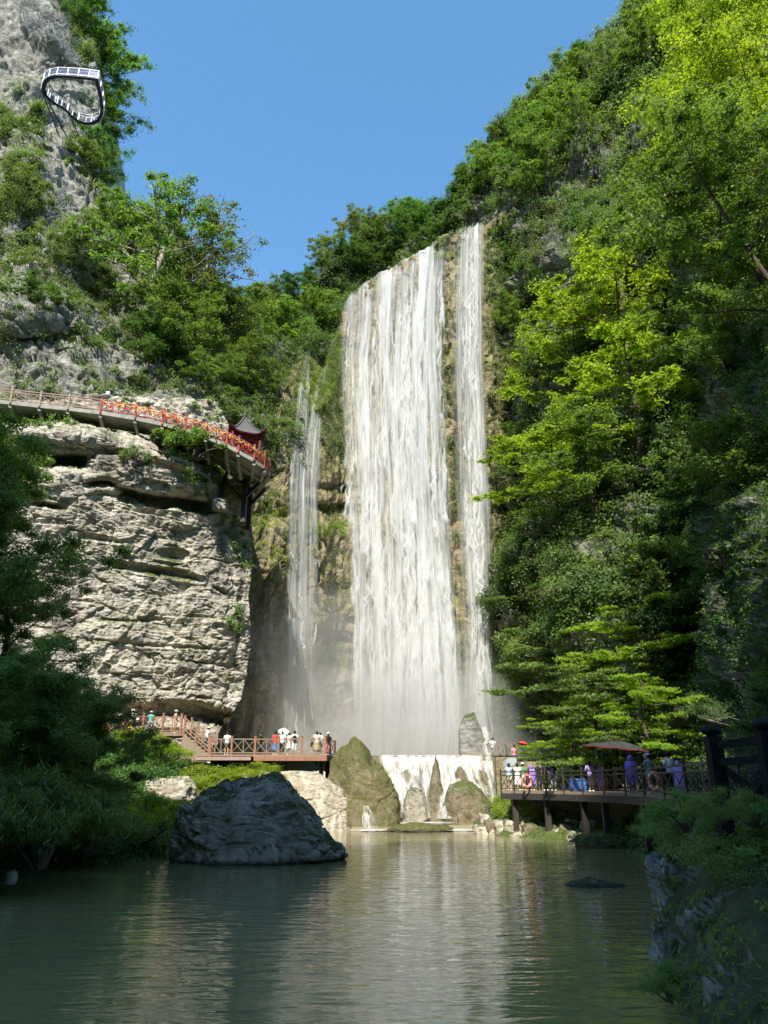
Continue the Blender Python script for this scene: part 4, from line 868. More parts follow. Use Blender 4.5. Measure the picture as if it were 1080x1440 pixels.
rx, ry = np.meshgrid(np.linspace(X0-2, X1+1.5, 40), np.linspace(54.6, 62.6, 20)); rp = np.stack([rx, ry, .3+.05*fbm(np.stack([rx, ry*1.5, rx*0], -1), 3, 2)-np.clip(56-ry, 0, 2)*.2], -1)
tag(link('riffle_water', npmesh('riffle_water', rp.reshape(-1, 3), gridfaces(20, 40)), M['water']), kind='structure')
foam('foam', None, X0+.5, X1-2.5, 56.2, 58.6, .42, 3); foam('foam', None, X0+3.5, X1, 53.6, 55.4, .12, 5); foam('foam', None, X0-2.2, X0+.4, 53.6, 55.3, .1, 8)
# ---------------------------------------------------------------- timber and concrete structures
M['redwood'] = plain('red_brown_timber', (.30, .15, .10), .75, .2, .3, 5, (1, 1, 4), .4)
M['oldwood'] = plain('weathered_timber', (.27, .20, .14), .8, .2, .3, 5, (1, 1, 4), .4)
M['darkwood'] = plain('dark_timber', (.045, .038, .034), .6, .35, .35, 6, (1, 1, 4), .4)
M['blackwood'] = plain('black_painted_timber', (.010, .010, .011), .75, .15, .3, 6, (1, 1, 4), .3)
M['concrete'] = plain('weathered_concrete', (.30, .29, .25), .85, .2, .25, 2.5, None, .4)
M['pinkwood'] = plain('faded_pink_timber', (.34, .24, .20), .8, .2, .25, 5, (1, 1, 4), .4)
M['redpaint'] = plain('red_lacquer', (.26, .03, .022), .5, .4, .3, 3)
M['ribbon'] = plain('red_ribbon', (.42, .045, .035), .7, .2, .35, 8)
M['yellow'] = plain('yellow_ribbon', (.60, .38, .12), .7, .2, .3, 8)
M['tile'] = plain('grey_roof_tile', (.10, .095, .09), .75, .3, .35, 6, (6, 6, 1), .6)
M['steel'] = plain('white_painted_steel', (.80, .80, .82), .4, .5, .06, 3)
M['navy'] = plain('dark_blue_steel', (.035, .04, .09), .5, .4, .3, 4)
M['wire'] = plain('galvanised_wire', (.30, .31, .30), .6, .4, .2, 8)
M['black'] = plain('black_metal', (.02, .02, .02), .5, .4, .3, 6)
M['white'] = plain('white_plastic', (.80, .79, .75), .5, .4, .08, 5)
M['orange'] = plain('orange_buoy', (.70, .20, .10), .55, .35, .2, 6)
M['canopy'] = plain('dark_umbrella_cloth', (.04, .04, .038), .85, .2, .4, 5, None, .4)
M['tarp'] = plain('grey_tarpaulin', (.13, .13, .12), .85, .2, .3, 4, None, .5)
M['blue'] = plain('blue_plastic', (.03, .14, .42), .5, .4, .2, 5)
def glassm():
    m, nt, out = newmat('blue_glass'); b = pbsdf(nt, (.10, .12, .25), .08, .5); tp = N(nt, 'BsdfTransparent'); mx = N(nt, 'MixShader'); mx.inputs[0].default_value = .6
    nt.links.new(tp.outputs[0], mx.inputs[1]); nt.links.new(b.outputs[0], mx.inputs[2]); nt.links.new(mx.outputs[0], out.inputs[0]); return m
M['glass'] = glassm()
def PZ(px, py, z):
    u = (px-540)/FOC; v = (720-py)/FOC; d = Vector((u, CP-v*SP, SP+v*CP)); return Vector((0, 0, CAMZ))+d*((z-CAMZ)/d.z)
def XY(px, Y, z):           # point at forward distance Y and height z that is seen at photo column px
    return Vector(((px-540)/FOC*(Y*CP+(z-CAMZ)*SP), Y, z))
def rail_posts(t, pts, h, w, mat, cap=False, ext=.12, matp=None):
    for p in pts:
        b = MB(); b.box((p.x-w/2, p.y-w/2, p.z-.25), (p.x+w/2, p.y+w/2, p.z+h+ext))
        if cap: b.box((p.x-w*.65, p.y-w*.65, p.z+h+ext), (p.x+w*.65, p.y+w*.65, p.z+h+ext+.06))
        b.build('post', matp or mat, t, bevel=.012)
def rail_panels(t, pts, h, w, mat, nx=2, lower=.12, double=0):
    for a, b_ in zip(pts[:-1], pts[1:]):
        m = MB(); up = Vector((0, 0, 1))
        m.bar(a+up*h, b_+up*h, w*1.2, w); m.bar(a+up*lower, b_+up*lower, w, w)
        top = h
        if double: m.bar(a+up*(h-double), b_+up*(h-double), w, w*.9); top = h-double
        for i in range(nx):
            p = a.lerp(b_, i/nx); q = a.lerp(b_, (i+1)/nx)
            m.bar(p+up*lower, q+up*top, w*.55, w*.5); m.bar(p+up*top, q+up*lower, w*.5, w*.55)
            if i: m.bar(p+up*lower, p+up*top, w*.8, w*.8, (1, 0, 0))
        m.build('rail_panel', mat, t)
def slab(pf, pb, th):
    m = MB(); n = len(pf); v = [*pf, *pb, *[p-Vector((0, 0, th)) for p in pf], *[p-Vector((0, 0, th)) for p in pb]]; f = []
    for i in range(n-1): f += [(i, i+1, n+i+1, n+i), (2*n+i, 3*n+i, 3*n+i+1, 2*n+i+1), (i, 2*n+i, 2*n+i+1, i+1), (n+i, n+i+1, 3*n+i+1, 3*n+i)]
    f += [(0, n, 3*n, 2*n), (n-1, 3*n-1, 4*n-1, 2*n-1)]
    return m.add(v, f)
# ---- left viewing deck
ZD = float(P(400, 1061, 57)[2]); ZU = ZD+1.55
fc = XY(459, 57, ZD); bc = XY(472, 60.6, ZD)
dk = thing('viewing_deck', XY(370, 58.5, ZD)*0, 'red-brown timber viewing deck on stilts facing the foot of the falls', 'deck')
slab([XY(276, 57, ZD), fc], [XY(276, 60.6, ZD), bc], .12).build('deck_floor', M['oldwood'], dk)
m = MB(); m.bar(XY(276, 57.05, ZD-.28), XY(353, 57.05, ZD-.28), .16, .24); m.build('fascia_beam', M['pinkwood'], dk)
m = MB(); m.bar(XY(357, 56.98, ZD-.28), XY(459.5, 56.98, ZD-.28), .16, .32); m.build('fascia_beam', M['redwood'], dk)
m = MB(); m.bar(fc+Vector((0, 0, -.3)), bc+Vector((0, 0, -.3)), .14, .34); m.build('fascia_beam', M['darkwood'], dk)  # end side in a darker timber colour, its shade painted in
for px in (300, 345, 400, 445):
    m = MB(); m.bar(XY(px, 57.3, ZD-.55), XY(px, 60.4, ZD-.55), .2, .3); m.build('joist', M['darkwood'], dk)
for px in (452, 461):
    m = MB(); q = XY(px, 57.8 if px < 455 else 59.8, ZD-.3); m.box((q.x-.16, q.y-.16, q.z-3.4), (q.x+.16, q.y+.16, q.z)); m.build('column', M['darkwood'], dk, bevel=.02)
pf = [XY(px, 57.08, ZD) for px in (295, 325, 358, 391, 424, 457)]
rail_posts(dk, pf, 1.12, .15, M['redwood'], True); rail_panels(dk, pf, 1.08, .075, M['oldwood'], 2, double=.0)
ps = [pf[-1], XY(464, 58.8, ZD), bc+Vector((-.05, -.1, 0))]
rail_posts(dk, ps[1:], 1.1, .14, M['redwood']); rail_panels(dk, ps, 1.06, .07, M['redwood'], 1)
pb = [XY(px, 60.5, ZD) for px in (300, 330)]
# ---- stair and upper walkway
st = thing('wooden_stair', (0, 0, 0), 'short timber stair linking the viewing deck with the upper walkway', 'stairs')
sa = XY(257, 57.1, ZU); sb = XY(293, 57.1, ZD); ns = 7
for i in range(ns):
    a = sa.lerp(sb, i/ns); b = sa.lerp(sb, (i+1)/ns); m = MB(); m.box((a.x, 57.1, b.z+.02), (b.x+.04, 59.2, b.z+.12)); m.build('step', M['oldwood'], st)
m = MB(); m.add([sa+Vector((0, -.06, 0)), sb+Vector((0, -.06, 0)), sb+Vector((0, -.06, -.5)), sa+Vector((0, -.06, -2.1)), sa+Vector((0, 0, 0)), sb, sb+Vector((0, 0, -.5)), sa+Vector((0, 0, -2.1))],
    [(0, 1, 2, 3), (7, 6, 5, 4), (0, 4, 5, 1), (1, 5, 6, 2), (2, 6, 7, 3), (3, 7, 4, 0)]); m.build('side_panel', M['oldwood'], st)
sp_ = [sa+Vector((.1, 0, 0)), sa.lerp(sb, .5), sb]
for yy in (0, 2.0):
    q = [p+Vector((0, yy, 0)) for p in sp_]; rail_posts(st, q, 1.12, .13, M['redwood'])
    m = MB()
    for hh in (1.05, .78, .5, .22): m.bar(q[0]+Vector((0, 0, hh)), q[2]+Vector((0, 0, hh)), .06, .07)
    m.build('hand_rail', M['oldwood'], st)
uw = thing('upper_walkway', (0, 0, 0), 'timber walkway with crossed railing along the foot of the pale cliff', 'walkway')
slab([XY(120, 55.6, ZU), XY(258, 57, ZU)], [XY(120, 59.6, ZU), XY(258, 60, ZU)], .25).build('deck_floor', M['oldwood'], uw)
pu = [XY(x, 55.9+(x-140)*.0095, ZU) for x in (144, 172, 200, 228, 254)]
rail_posts(uw, pu, 1.18, .15, M['redwood'], True); rail_panels(uw, pu, 1.08, .07, M['redwood'], 2)
br = thing('wooden_railing', (0, 0, 0), 'short weathered railing behind the stair at the cliff foot', 'railing')
pr = [XY(x, 60.4, ZU-.5) for x in (278, 292, 305)]; rail_posts(br, pr, 1.15, .14, M['oldwood']); rail_panels(br, pr, 1.05, .07, M['oldwood'], 1)
# ---- stone base blocks under the upper walkway (keeps it standing on the rock)
# ---- curved cliff walkway
cw = thing('cliff_walkway', (0, 0, 0), 'curved concrete walkway bracketed to the cliff with a timber railing, red at its far end', 'walkway')
FP = [(-90, 559, 49.2), (-30, 564.5, 49.4), (14, 569, 49.6), (55, 573.5, 49.9), (95, 577.5, 50.1), (141, 583, 50.2), (190, 591, 50.2), (228, 599, 50.2), (260, 608, 50.2), (289, 617, 50.2), (318, 629, 50.2), (335, 638, 50.3), (357, 650, 50.7), (371, 660, 51.6), (377, 668, 53.2), (378, 675, 55.4)]
FP = [(x, y, Y+6) for x, y, Y in FP]
pF = [V(*q) for q in FP]; pF = [p+Vector((0, 0, .36)) for p in pF]
BK = [2.4]*8+[3., 3.6, 5.2, 6.2, 6.6, 6.2, 4.8, 2.6]
pB = [Vector((p.x*(1+b/70)-(0 if i < 12 else (i-11)*.35), p.y+b, p.z)) for i, (p, b) in enumerate(zip(pF, BK))]
slab(pF, pB, .34).build('deck_slab', M['concrete'], cw)
for i in range(1, 15):
    p = pF[i]; q = pB[i]; m = MB(); m.bar(p+Vector((0, .1, -.46)), q+Vector((0, 0, -.46)), .28, .24)
    if i < 12: m.bar(p+Vector((0, .15, -.5)), Vector((p.x, p.y+1.9, p.z-1.9)), .2, .24)
    m.build('bracket', M['concrete'], cw)
m = MB(); m.bar(pF[10]+Vector((0, 1.5, -.62)), pF[14]+Vector((-.6, .6, -.62)), .3, .3); m.bar(pF[9]+Vector((0, 3.2, -.6)), pF[14]+Vector((-1.4, 1.4, -.6)), .3, .3); m.build('cross_beam', M['concrete'], cw)
for (px, Y, y1, w) in ((347, 60.2, 735, .42), (355, 62, 745, .4)):
    q = V(px, 655, Y); zb = float(P(px, y1, Y)[2]); m = MB(); m.box((q.x-w/2, Y-w/2, zb), (q.x+w/2, Y+w/2, pF[12].z-.5)); m.bar((q.x, Y, pF[12].z-2.2), (q.x+1.3, Y, pF[12].z-.7), .25, .3); m.build('column', M['darkwood'], cw, bevel=.02)
m = MB(); q = V(313, 690, 60); m.tube([q+Vector((-.1, 0, -1.2)), q, q+Vector((.15, 0, 1.4)), q+Vector((.7, .2, 2.4))], [.28, .24, .16, .1], 8); m.tube([q+Vector((.2, 0, .9)), q+Vector((1.6, .4, -.5))], [.13, .1], 6); m.build('prop_log', M['darkwood'], cw)
m = MB(); m.box((q.x-.7, 59.4, q.z-1.9), (q.x+.5, 60.6, q.z-.9)); m.build('footing', M['concrete'], cw, bevel=.05)
rail_posts(cw, pF[1:5], 1.12, .16, M['pinkwood'], False, .1); rail_panels(cw, pF[1:6], 1.05, .075, M['pinkwood'], 2, double=.22)
rail_posts(cw, pF[5:], 1.12, .16, M['redpaint'], True, .1); rail_panels(cw, pF[5:], 1.05, .075, M['redpaint'], 2, double=.22)
rnd = random.Random(4)
for k in range(5, 15):
    a, b = pF[k], pF[k+1]; g = thing('ribbon_garland', a+Vector((0, -.1, 0)), 'red and gold ribbon garland tied to the red part of the curved railing', 'garland', 'ribbon garlands on the cliff walkway railing')
    for matn in ('ribbon', 'yellow'):
        v = []; f = []; nn = 26; off = -.09 if matn == 'ribbon' else -.13
        for j in range(nn+1):
            s = j/nn; sag = (.5 if matn == 'ribbon' else .28)*abs(math.sin(math.pi*s*(2 if matn == 'ribbon' else 3))); c = (b-a)*s+Vector((0, off+rnd.uniform(-.03, .03), 1.02-sag)); w = rnd.uniform(.02, .045)
            v += [c+Vector((0, 0, w)), c-Vector((0, 0, w))]
            if j: f.append((2*j-2, 2*j-1, 2*j+1, 2*j))
        for j in range(nn):
            if rnd.random() < (.42 if matn == 'ribbon' else .2):
                h = rnd.uniform(.12, .42); k2 = len(v); sx = rnd.uniform(-.08, .08)
                v += [v[2*j+1]+Vector((sx, -.04, -h)), v[2*j+3]+Vector((sx, .02, -h*rnd.uniform(.8, 1.1)))]; f.append((2*j+1, k2, k2+1, 2*j+3))
        o = MB().add(v, f).build('ribbon' if matn == 'ribbon' else 'gold_ribbon', M[matn], g); sd = o.modifiers.new('cloth', 'SOLIDIFY'); sd.thickness = .012
M['darkred'] = plain('dark_red_timber', (.13, .02, .018), .6, .3, .3, 3)
# ---- pavilion on the walkway end
pv = thing('pavilion', XY(338, 61.6, pF[12].z), 'small red pavilion with dark upturned tiled eaves behind the red railing', 'pavilion', rz=R(24))
zE = float(P(340, 618, 61.6)[2])-pF[12].z; hw = 1.65; Hr = float(P(325, 584, 61.6)[2])-pF[12].z-zE
def roofpt(s, t, lift=0.):
    a = s*2*math.pi; c, s_ = math.cos(a), math.sin(a); k = 1/max(abs(c), abs(s_)); corner = (k-1)/.4142
    r = hw*t*(1+(k-1)*(1+.12*t*corner)); z = Hr*(1-t)**1.55*.95+.95*corner**2.2*t**5+lift; return (r*c, r*s_, zE+z)
S_, T_ = 64, 14; v = [roofpt(i/S_, max(.02, j/T_)) for j in range(T_+1) for i in range(S_)]; f = [(j*S_+i, j*S_+(i+1) % S_, (j+1)*S_+(i+1) % S_, (j+1)*S_+i) for j in range(T_) for i in range(S_)]
m = MB().add(v, [q[::-1] for q in f]); m.build('roof', M['tile'], pv)
v2 = [roofpt(i/S_, max(.02, j/T_), -.14) for j in range(T_+1) for i in range(S_)]; m = MB().add(v2, f); m.build('soffit', M['darkred'], pv)
for k in range(4):
    m = MB(); m.tube([Vector(roofpt((k+.5)/4, t, .05)) for t in [.04+.96*i/14 for i in range(15)]], [.09]*12+[.07, .05, .03], 7); m.build('hip_ridge', M['tile'], pv)
m = MB(); m.lathe((0, 0, zE+Hr*.93), [(.12, 0), (.2, .12), (.08, .25), (.15, .38), (.04, .55), (.015, .95)], 12); m.build('finial', M['tile'], pv, True)
m = MB()
for i in range(S_*2):
    a = Vector(roofpt(i/(S_*2), .82, -.17)); b = Vector(roofpt(i/(S_*2), 1.0, -.1)); m.bar(a, b, .05, .06)
m.build('rafter', M['darkred'], pv)
for sx in (-1, 1):
    for sy in (-1, 1):
        m = MB(); m.tube([(sx*1.25, sy*1.25, 0), (sx*1.25, sy*1.25, zE+.25)], .12, 12); m.build('pillar', M['darkred'], pv, True)
m = MB()
for z in (zE-.55, zE-.1):
    for s in (-1, 1): m.bar((-1.25, s*1.25, z), (1.25, s*1.25, z), .09, .14); m.bar((s*1.25, -1.25, z), (s*1.25, 1.25, z), .09, .14)
for i in range(15):
    for s in (-1, 1): x = -1.2+i*.17; m.bar((x, s*1.25, zE-.55), (x, s*1.25, zE-.1), .04, .04, (1, 0, 0)); m.bar((s*1.25, x, zE-.55), (s*1.25, x, zE-.1), .04, .04, (1, 0, 0))
m.build('lattice_frieze', M['darkred'], pv)
# ---- lamp on the walkway
q = V(148, 583, 57.6)+Vector((0, 0, .36)); lp = thing('walkway_lamp', q, 'small white lantern lamp with black cap standing at the curved walkway', 'lamp')
m = MB(); m.tube([(0, 0, 0), (0, 0, 1.55)], .04, 8); m.build('lamp_post', M['black'], lp)
m = MB(); m.box((-.16, -.16, 1.55), (.16, .16, 1.95)); m.build('lamp_shade', M['white'], lp, bevel=.02)
m = MB(); m.add([(-.24, -.24, 1.95), (.24, -.24, 1.95), (.24, .24, 1.95), (-.24, .24, 1.95), (0, 0, 2.15)], [(3, 2, 1, 0), (0, 1, 4), (1, 2, 4), (2, 3, 4), (3, 0, 4)]); m.tube([(0, 0, 2.12), (0, 0, 2.6)], .02, 6); m.build('lamp_cap', M['black'], lp)
# ---- glass skywalk loop on the crag
ZS = float(P(100, 110, 71)[2])
LP_ = [(137.5, 110), (125, 108), (110, 106.5), (95, 105.5), (80, 105), (69, 107), (61, 113), (58.5, 123), (62, 134), (69, 141), (77, 146), (86, 151), (94, 157), (101, 165), (110, 171.5), (120, 175), (131, 175), (140, 171), (144.5, 163), (145.5, 152), (144, 138), (141, 124), (138.5, 114)]
lq = [PZ(x, y, ZS) for x, y in LP_]; cen = sum(lq, Vector())/len(lq)
sw = thing('glass_skywalk', cen, 'white-railed looped glass skywalk sticking out of the high crag', 'skywalk')
lr = [p-cen for p in lq]; inn = [p*.885 for p in lr]
lr2, in2 = lr+[lr[0]], inn+[inn[0]]
slab(lr2, in2, .12).build('deck_ring', M['navy'], sw)
m = MB(); m.tube([p*.95+Vector((0, 0, -.26)) for p in lr2], .05, 6); m.build('ring_beam', M['navy'], sw)
m = MB(); m.tube([p+Vector((0, 0, 1.25)) for p in lr2], .06, 6); m.tube([p+Vector((0, 0, .08)) for p in lr2], .09, 6); m.tube([p+Vector((0, 0, 1.25)) for p in in2], .05, 6); m.build('hand_rail', M['steel'], sw)
for i in range(0, len(lr)):
    m = MB(); p = lr[i]; m.box((p.x-.07, p.y-.07, p.z-.1), (p.x+.07, p.y+.07, p.z+1.3)); m.build('post', M['steel'], sw)
    if i % 2 == 0: m = MB(); p = inn[i]; m.box((p.x-.05, p.y-.05, p.z-.1), (p.x+.05, p.y+.05, p.z+1.28)); m.build('post', M['steel'], sw)
for i in range(0, 6):
    a, b = lr2[i], lr2[i+1]; m = MB(); m.bar(a+Vector((0, .03, .65)), b+Vector((0, .03, .65)), .02, 1.05); m.build('glass_panel', M['glass'], sw)
for i in range(15, 18):
    a, b = lr2[i], lr2[i+1]; m = MB(); m.bar(a+Vector((0, .03, .65)), b+Vector((0, .03, .65)), .02, 1.05); m.build('glass_panel', M['glass'], sw)
an = PZ(96, 108, ZS+2.2)-cen+Vector((0, .5, .6))
for i in (15, 16, 18, 19):
    m = MB(); m.tube([inn[3]+Vector((0, .1, .1)), lr[i]+Vector((0, 0, 1.))], .035, 5); m.build('stay_cable', M['wire'], sw)
for i, (dx, dz) in ((9, (1.6, -3.)), (7, (.8, -3.2)), (13, (1., -2.4))):
    m = MB(); m.tube([lr[i]+Vector((0, 0, -.4)), lr[i]+Vector((dx, 5., dz))], .09, 8); m.build('strut', M['navy'], sw)
# ---- rock nets
def net(rel, poly, step, label, off=.35):
    xs = [p[0] for p in poly]; ys = [p[1] for p in poly]; m = MB(); G = {}
    nx = int((max(xs)-min(xs))/step); ny = int((max(ys)-min(ys))/step)
    for i in range(nx+1):
        for j in range(ny+1):
            x, y = min(xs)+i*step, min(ys)+j*step
            if bool(inpoly(np.array(x), np.array(y), poly)): G[i, j] = rel.at(x, y)*(1-off/80)+Vector((0, -off, 0))
    for (i, j), p in G.items():
        for d in ((1, 1), (-1, 1)):
            q = G.get((i+d[0], j+d[1]))
            if q is not None: m.tube([p, q], .035, 3, False)
    return tag(m.build('rock_net', M['wire']), label, 'net')
net(B1, [(20, -15), (62, 6), (88, 18), (118, 60), (116, 92), (100, 92), (70, 62), (30, 50)], 3.4, 'dark wire rockfall net draped over the crag above the skywalk')
net(B2, [(80, 345), (124, 350), (126, 385), (96, 396), (78, 380)], 3.2, 'wire rockfall net patch in the bushes left of the feathery tree')
net(B2, [(60, 215), (100, 235), (120, 330), (70, 330)], 4.2, 'wire rockfall net hanging over the white rock below the crag')
# ---- dark walkway at the right
ZW = 2.65
dw = thing('dark_walkway', (0, 0, 0), 'dark timber walkway on stilts with crossed railing along the right bank', 'walkway')
WP = [(705, 50), (723, 49.2), (745, 48.2), (768, 47), (793, 45.6), (820, 44), (850, 42), (880, 39.6), (907, 37), (935, 33.4), (967, 29.4), (1003, 26.3), (1045, 24.4), (1095, 23), (1150, 22)]
wf = [XY(x, Y, ZW) for x, Y in WP]; wb_ = [p+Vector((1.1+.04*i, 3.2-.12*i, 0)) for i, p in enumerate(wf)]
slab(wf, wb_, .16).build('deck_floor', M['oldwood'], dw)
m = MB()
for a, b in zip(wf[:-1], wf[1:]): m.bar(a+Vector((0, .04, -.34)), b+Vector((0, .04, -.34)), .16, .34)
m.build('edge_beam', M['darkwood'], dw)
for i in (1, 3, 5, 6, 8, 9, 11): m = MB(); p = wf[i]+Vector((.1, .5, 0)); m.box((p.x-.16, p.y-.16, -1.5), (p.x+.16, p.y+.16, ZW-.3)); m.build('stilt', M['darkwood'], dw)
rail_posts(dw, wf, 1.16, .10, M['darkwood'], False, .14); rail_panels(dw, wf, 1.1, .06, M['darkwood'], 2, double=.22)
wb2 = [Vector((p.x, p.y, p.z)) for p in wb_[6:]]
r2 = thing('wooden_railing', (0, 0, 0), 'pale sunlit railing at the inner side of the dark walkway near the black posts', 'railing')
rail_posts(r2, wb2, 1.3, .09, M['oldwood'], False, .12); rail_panels(r2, wb2, 1.25, .07, M['oldwood'], 2, double=.3)
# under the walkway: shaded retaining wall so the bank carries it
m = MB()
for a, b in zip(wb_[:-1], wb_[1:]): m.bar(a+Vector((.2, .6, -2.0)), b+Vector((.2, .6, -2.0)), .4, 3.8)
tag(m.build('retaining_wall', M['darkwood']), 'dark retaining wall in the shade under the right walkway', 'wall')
# ---- upper right platform
ZR = float(P(690, 1066, 65)[2])
up_ = thing('side_platform', (0, 0, 0), 'small ochre timber platform with railing beside the chute right of the falls', 'platform')
a, b, c, d = XY(665, 69.5, ZR+.7), XY(688, 65.2, ZR), XY(704, 65, ZR), XY(722, 64.8, ZR)
slab([b, d], [XY(676, 69, ZR), XY(722, 68, ZR)], .2).build('deck_floor', M['oldwood'], up_)
rail_posts(up_, [a, XY(676, 67.4, ZR+.35), b, c, d], 1.1, .12, M['oldwood']); rail_panels(up_, [a, XY(676, 67.4, ZR+.35), b, c, d], 1.05, .07, M['oldwood'], 2)
m = MB(); m.box((b.x, 64.9, -1), (d.x, 67.5, ZR-.2)); m.build('stone_base', M['fallwall'], up_)
# ---- umbrella and stall
uc = XY(868, 44.2, ZW); um = thing('market_umbrella', uc, 'wide tilted dark umbrella with red scalloped trim over the right walkway', 'umbrella'); um.rotation_euler = (R(3), R(5.5), 0)
m = MB(); m.tube([(0, 0, 0), (0, 0, 2.75)], .05, 10); m.build('pole', M['black'], um, True)
cloth_trim = plain('dark_red_trim', (.16, .025, .02), .8, .2); n = 10; rr = 1.95; v = [(0, 0, 2.78)]; f = []
for j, (k, z) in enumerate(((.35, 2.66), (.7, 2.5), (1., 2.3))):
    for i in range(n*4):
        a = i/(n*4)*2*math.pi; s = (i % 4)/4; sag = 1-.05*math.sin(math.pi*s)*k; v.append((rr*k*sag*math.cos(a), rr*k*sag*math.sin(a), z-.06*math.sin(math.pi*s)*k))
q = n*4
f += [(0, 1+i, 1+(i+1) % q) for i in range(q)]
for j in range(2): f += [(1+j*q+i, 1+(j+1)*q+i, 1+(j+1)*q+(i+1) % q, 1+j*q+(i+1) % q) for i in range(q)]
o = MB().add(v, f).build('canopy', M['canopy'], um); so_ = o.modifiers.new('cloth', 'SOLIDIFY'); so_.thickness = .012
m = MB(); vv = []
for i in range(q+1):
    a = i/q*2*math.pi; x, y = rr*math.cos(a)*1.003, rr*math.sin(a)*1.003; dz = .02+.06*abs(math.sin(math.pi*i/4)); vv += [(x, y, 2.31), (x, y, 2.31-dz)]
m.add(vv, [(2*i, 2*i+1, 2*i+3, 2*i+2) for i in range(q)]); o = m.build('trim', cloth_trim, um); so_ = o.modifiers.new('cloth', 'SOLIDIFY'); so_.thickness = .01
for i in range(n):
    a = i/n*2*math.pi; m = MB(); m.bar((0, 0, 2.6), (rr*.97*math.cos(a), rr*.97*math.sin(a), 2.25), .025, .03); m.build('rib', M['black'], um)
sc0 = XY(876, 45.6, ZW); sl_ = thing('vendor_stall', sc0, 'grey cloth draped vendor stall under the dark umbrella', 'stall')
for x in (-1.1, 1.1):
    for y in (-.6, .6): m = MB(); m.tube([(x, y, 0), (x, y, 2.05)], .035, 6); m.build('leg', M['black'], sl_)
Xg, Yg = np.meshgrid(np.linspace(-1.2, 1.2, 24), np.linspace(-.7, .7, 12)); Zg = 2.08+.1*np.cos(Xg*2)-.08*np.abs(np.sin(Xg*5))*np.abs(Yg)
o = link('cloth_roof', npmesh('cloth_roof', np.stack([Xg, Yg, Zg], -1).reshape(-1, 3), gridfaces(12, 24)), M['tarp'], sl_)
Zg, Yg = np.meshgrid(np.linspace(.2, 2.1, 12), np.linspace(-.7, .7, 12)); o = link('cloth_side', npmesh('cloth_side', np.stack([1.15+.06*np.sin(Yg*14)*(2.2-Zg), Yg, Zg], -1).reshape(-1, 3), gridfaces(12, 12)), M['tarp'], sl_)
m = MB(); m.box((-1.0, -.5, .75), (1.0, .5, .8)); m.box((-.95, -.45, 0), (.95, .45, .74)); m.build('counter', M['darkwood'], sl_)
q = XY(813, 45.3, ZW); m = MB(); m.box((-.45, -.3, 0), (.45, .3, .62)); m.box((-.5, -.34, .6), (.5, .34, .68)); o = m.build('storage_bin', M['blue'], bevel=.04); o.location = q; tag(o, 'bright blue storage bin behind the crossed railing of the dark walkway', 'bin')
# ---- life rings on the railing
for (px, Y, lab) in ((742, 48.15, 'orange life ring hanging on the railing near the left end of the dark walkway'), (921, 35.0, 'reddish life ring hanging on the railing right of the purple raincoat')):
    q = XY(px, Y, ZW+.55)+Vector((-.1, -.2, 0)); t = thing('life_ring', q, lab, 'life ring', rz=R(25 if px < 800 else -72)); v = []; f = []
    for i in range(32):
        for j in range(12):
            a, b = i/32*2*math.pi, j/12*2*math.pi; rr_ = .34+.085*math.cos(b); v.append((rr_*math.cos(a), .06*math.sin(b), rr_*math.sin(a)*1.0)); f.append((i*12+j, i*12+(j+1) % 12, ((i+1) % 32)*12+(j+1) % 12, ((i+1) % 32)*12+j))
    MB().add(v, f).build('ring', M['orange'], t, True)
    for k in range(4):
        a = math.pi/4+k*math.pi/2; m = MB(); m.tube([(.34*math.cos(a+e)*1., -.0, .34*math.sin(a+e)) for e in (-.09, .09)], .098, 10); m.build('band', M['white'], t, True)
# ---- black posts at the right edge
bf = thing('black_timber_fence', (0, 0, 0), 'big black timber fence with capped posts and diagonal braces at the right edge', 'fence')
A1, A2 = V(1002, 1036, 13.2), V(1074, 1028, 12.3); A3 = A2+(A2-A1)*1.25
for p in (A1, A2, A3):
    m = MB(); m.box((p.x-.115, p.y-.115, 2.3), (p.x+.115, p.y+.115, p.z)); m.build('post', M['blackwood'], bf, bevel=.012)
    m = MB(); m.lathe((p.x, p.y, p.z), [(.10, 0), (.10, .03), (.15, .04), (.165, .09), (.165, .13), (.11, .175), (.02, .19)], 18); m.build('post_cap', M['blackwood'], bf, True)
for a, b in ((A1, A2), (A2, A3)):
    for dz, h in ((-.14, .12), (-.42, .12)): m = MB(); m.bar(a+Vector((0, 0, dz)), b+Vector((0, 0, dz)), .1, h); m.build('rail', M['blackwood'], bf)
    m = MB(); m.bar(a+Vector((.05, -.03, -.48)), b+Vector((.35, -.03, -1.35)), .08, .12); m.build('brace', M['blackwood'], bf)
    m = MB(); m.bar(b+Vector((0, .03, -.48)), a.lerp(b, .38)+Vector((0, .03, -1.25)), .08, .14); m.build('brace', M['blackwood'], bf)
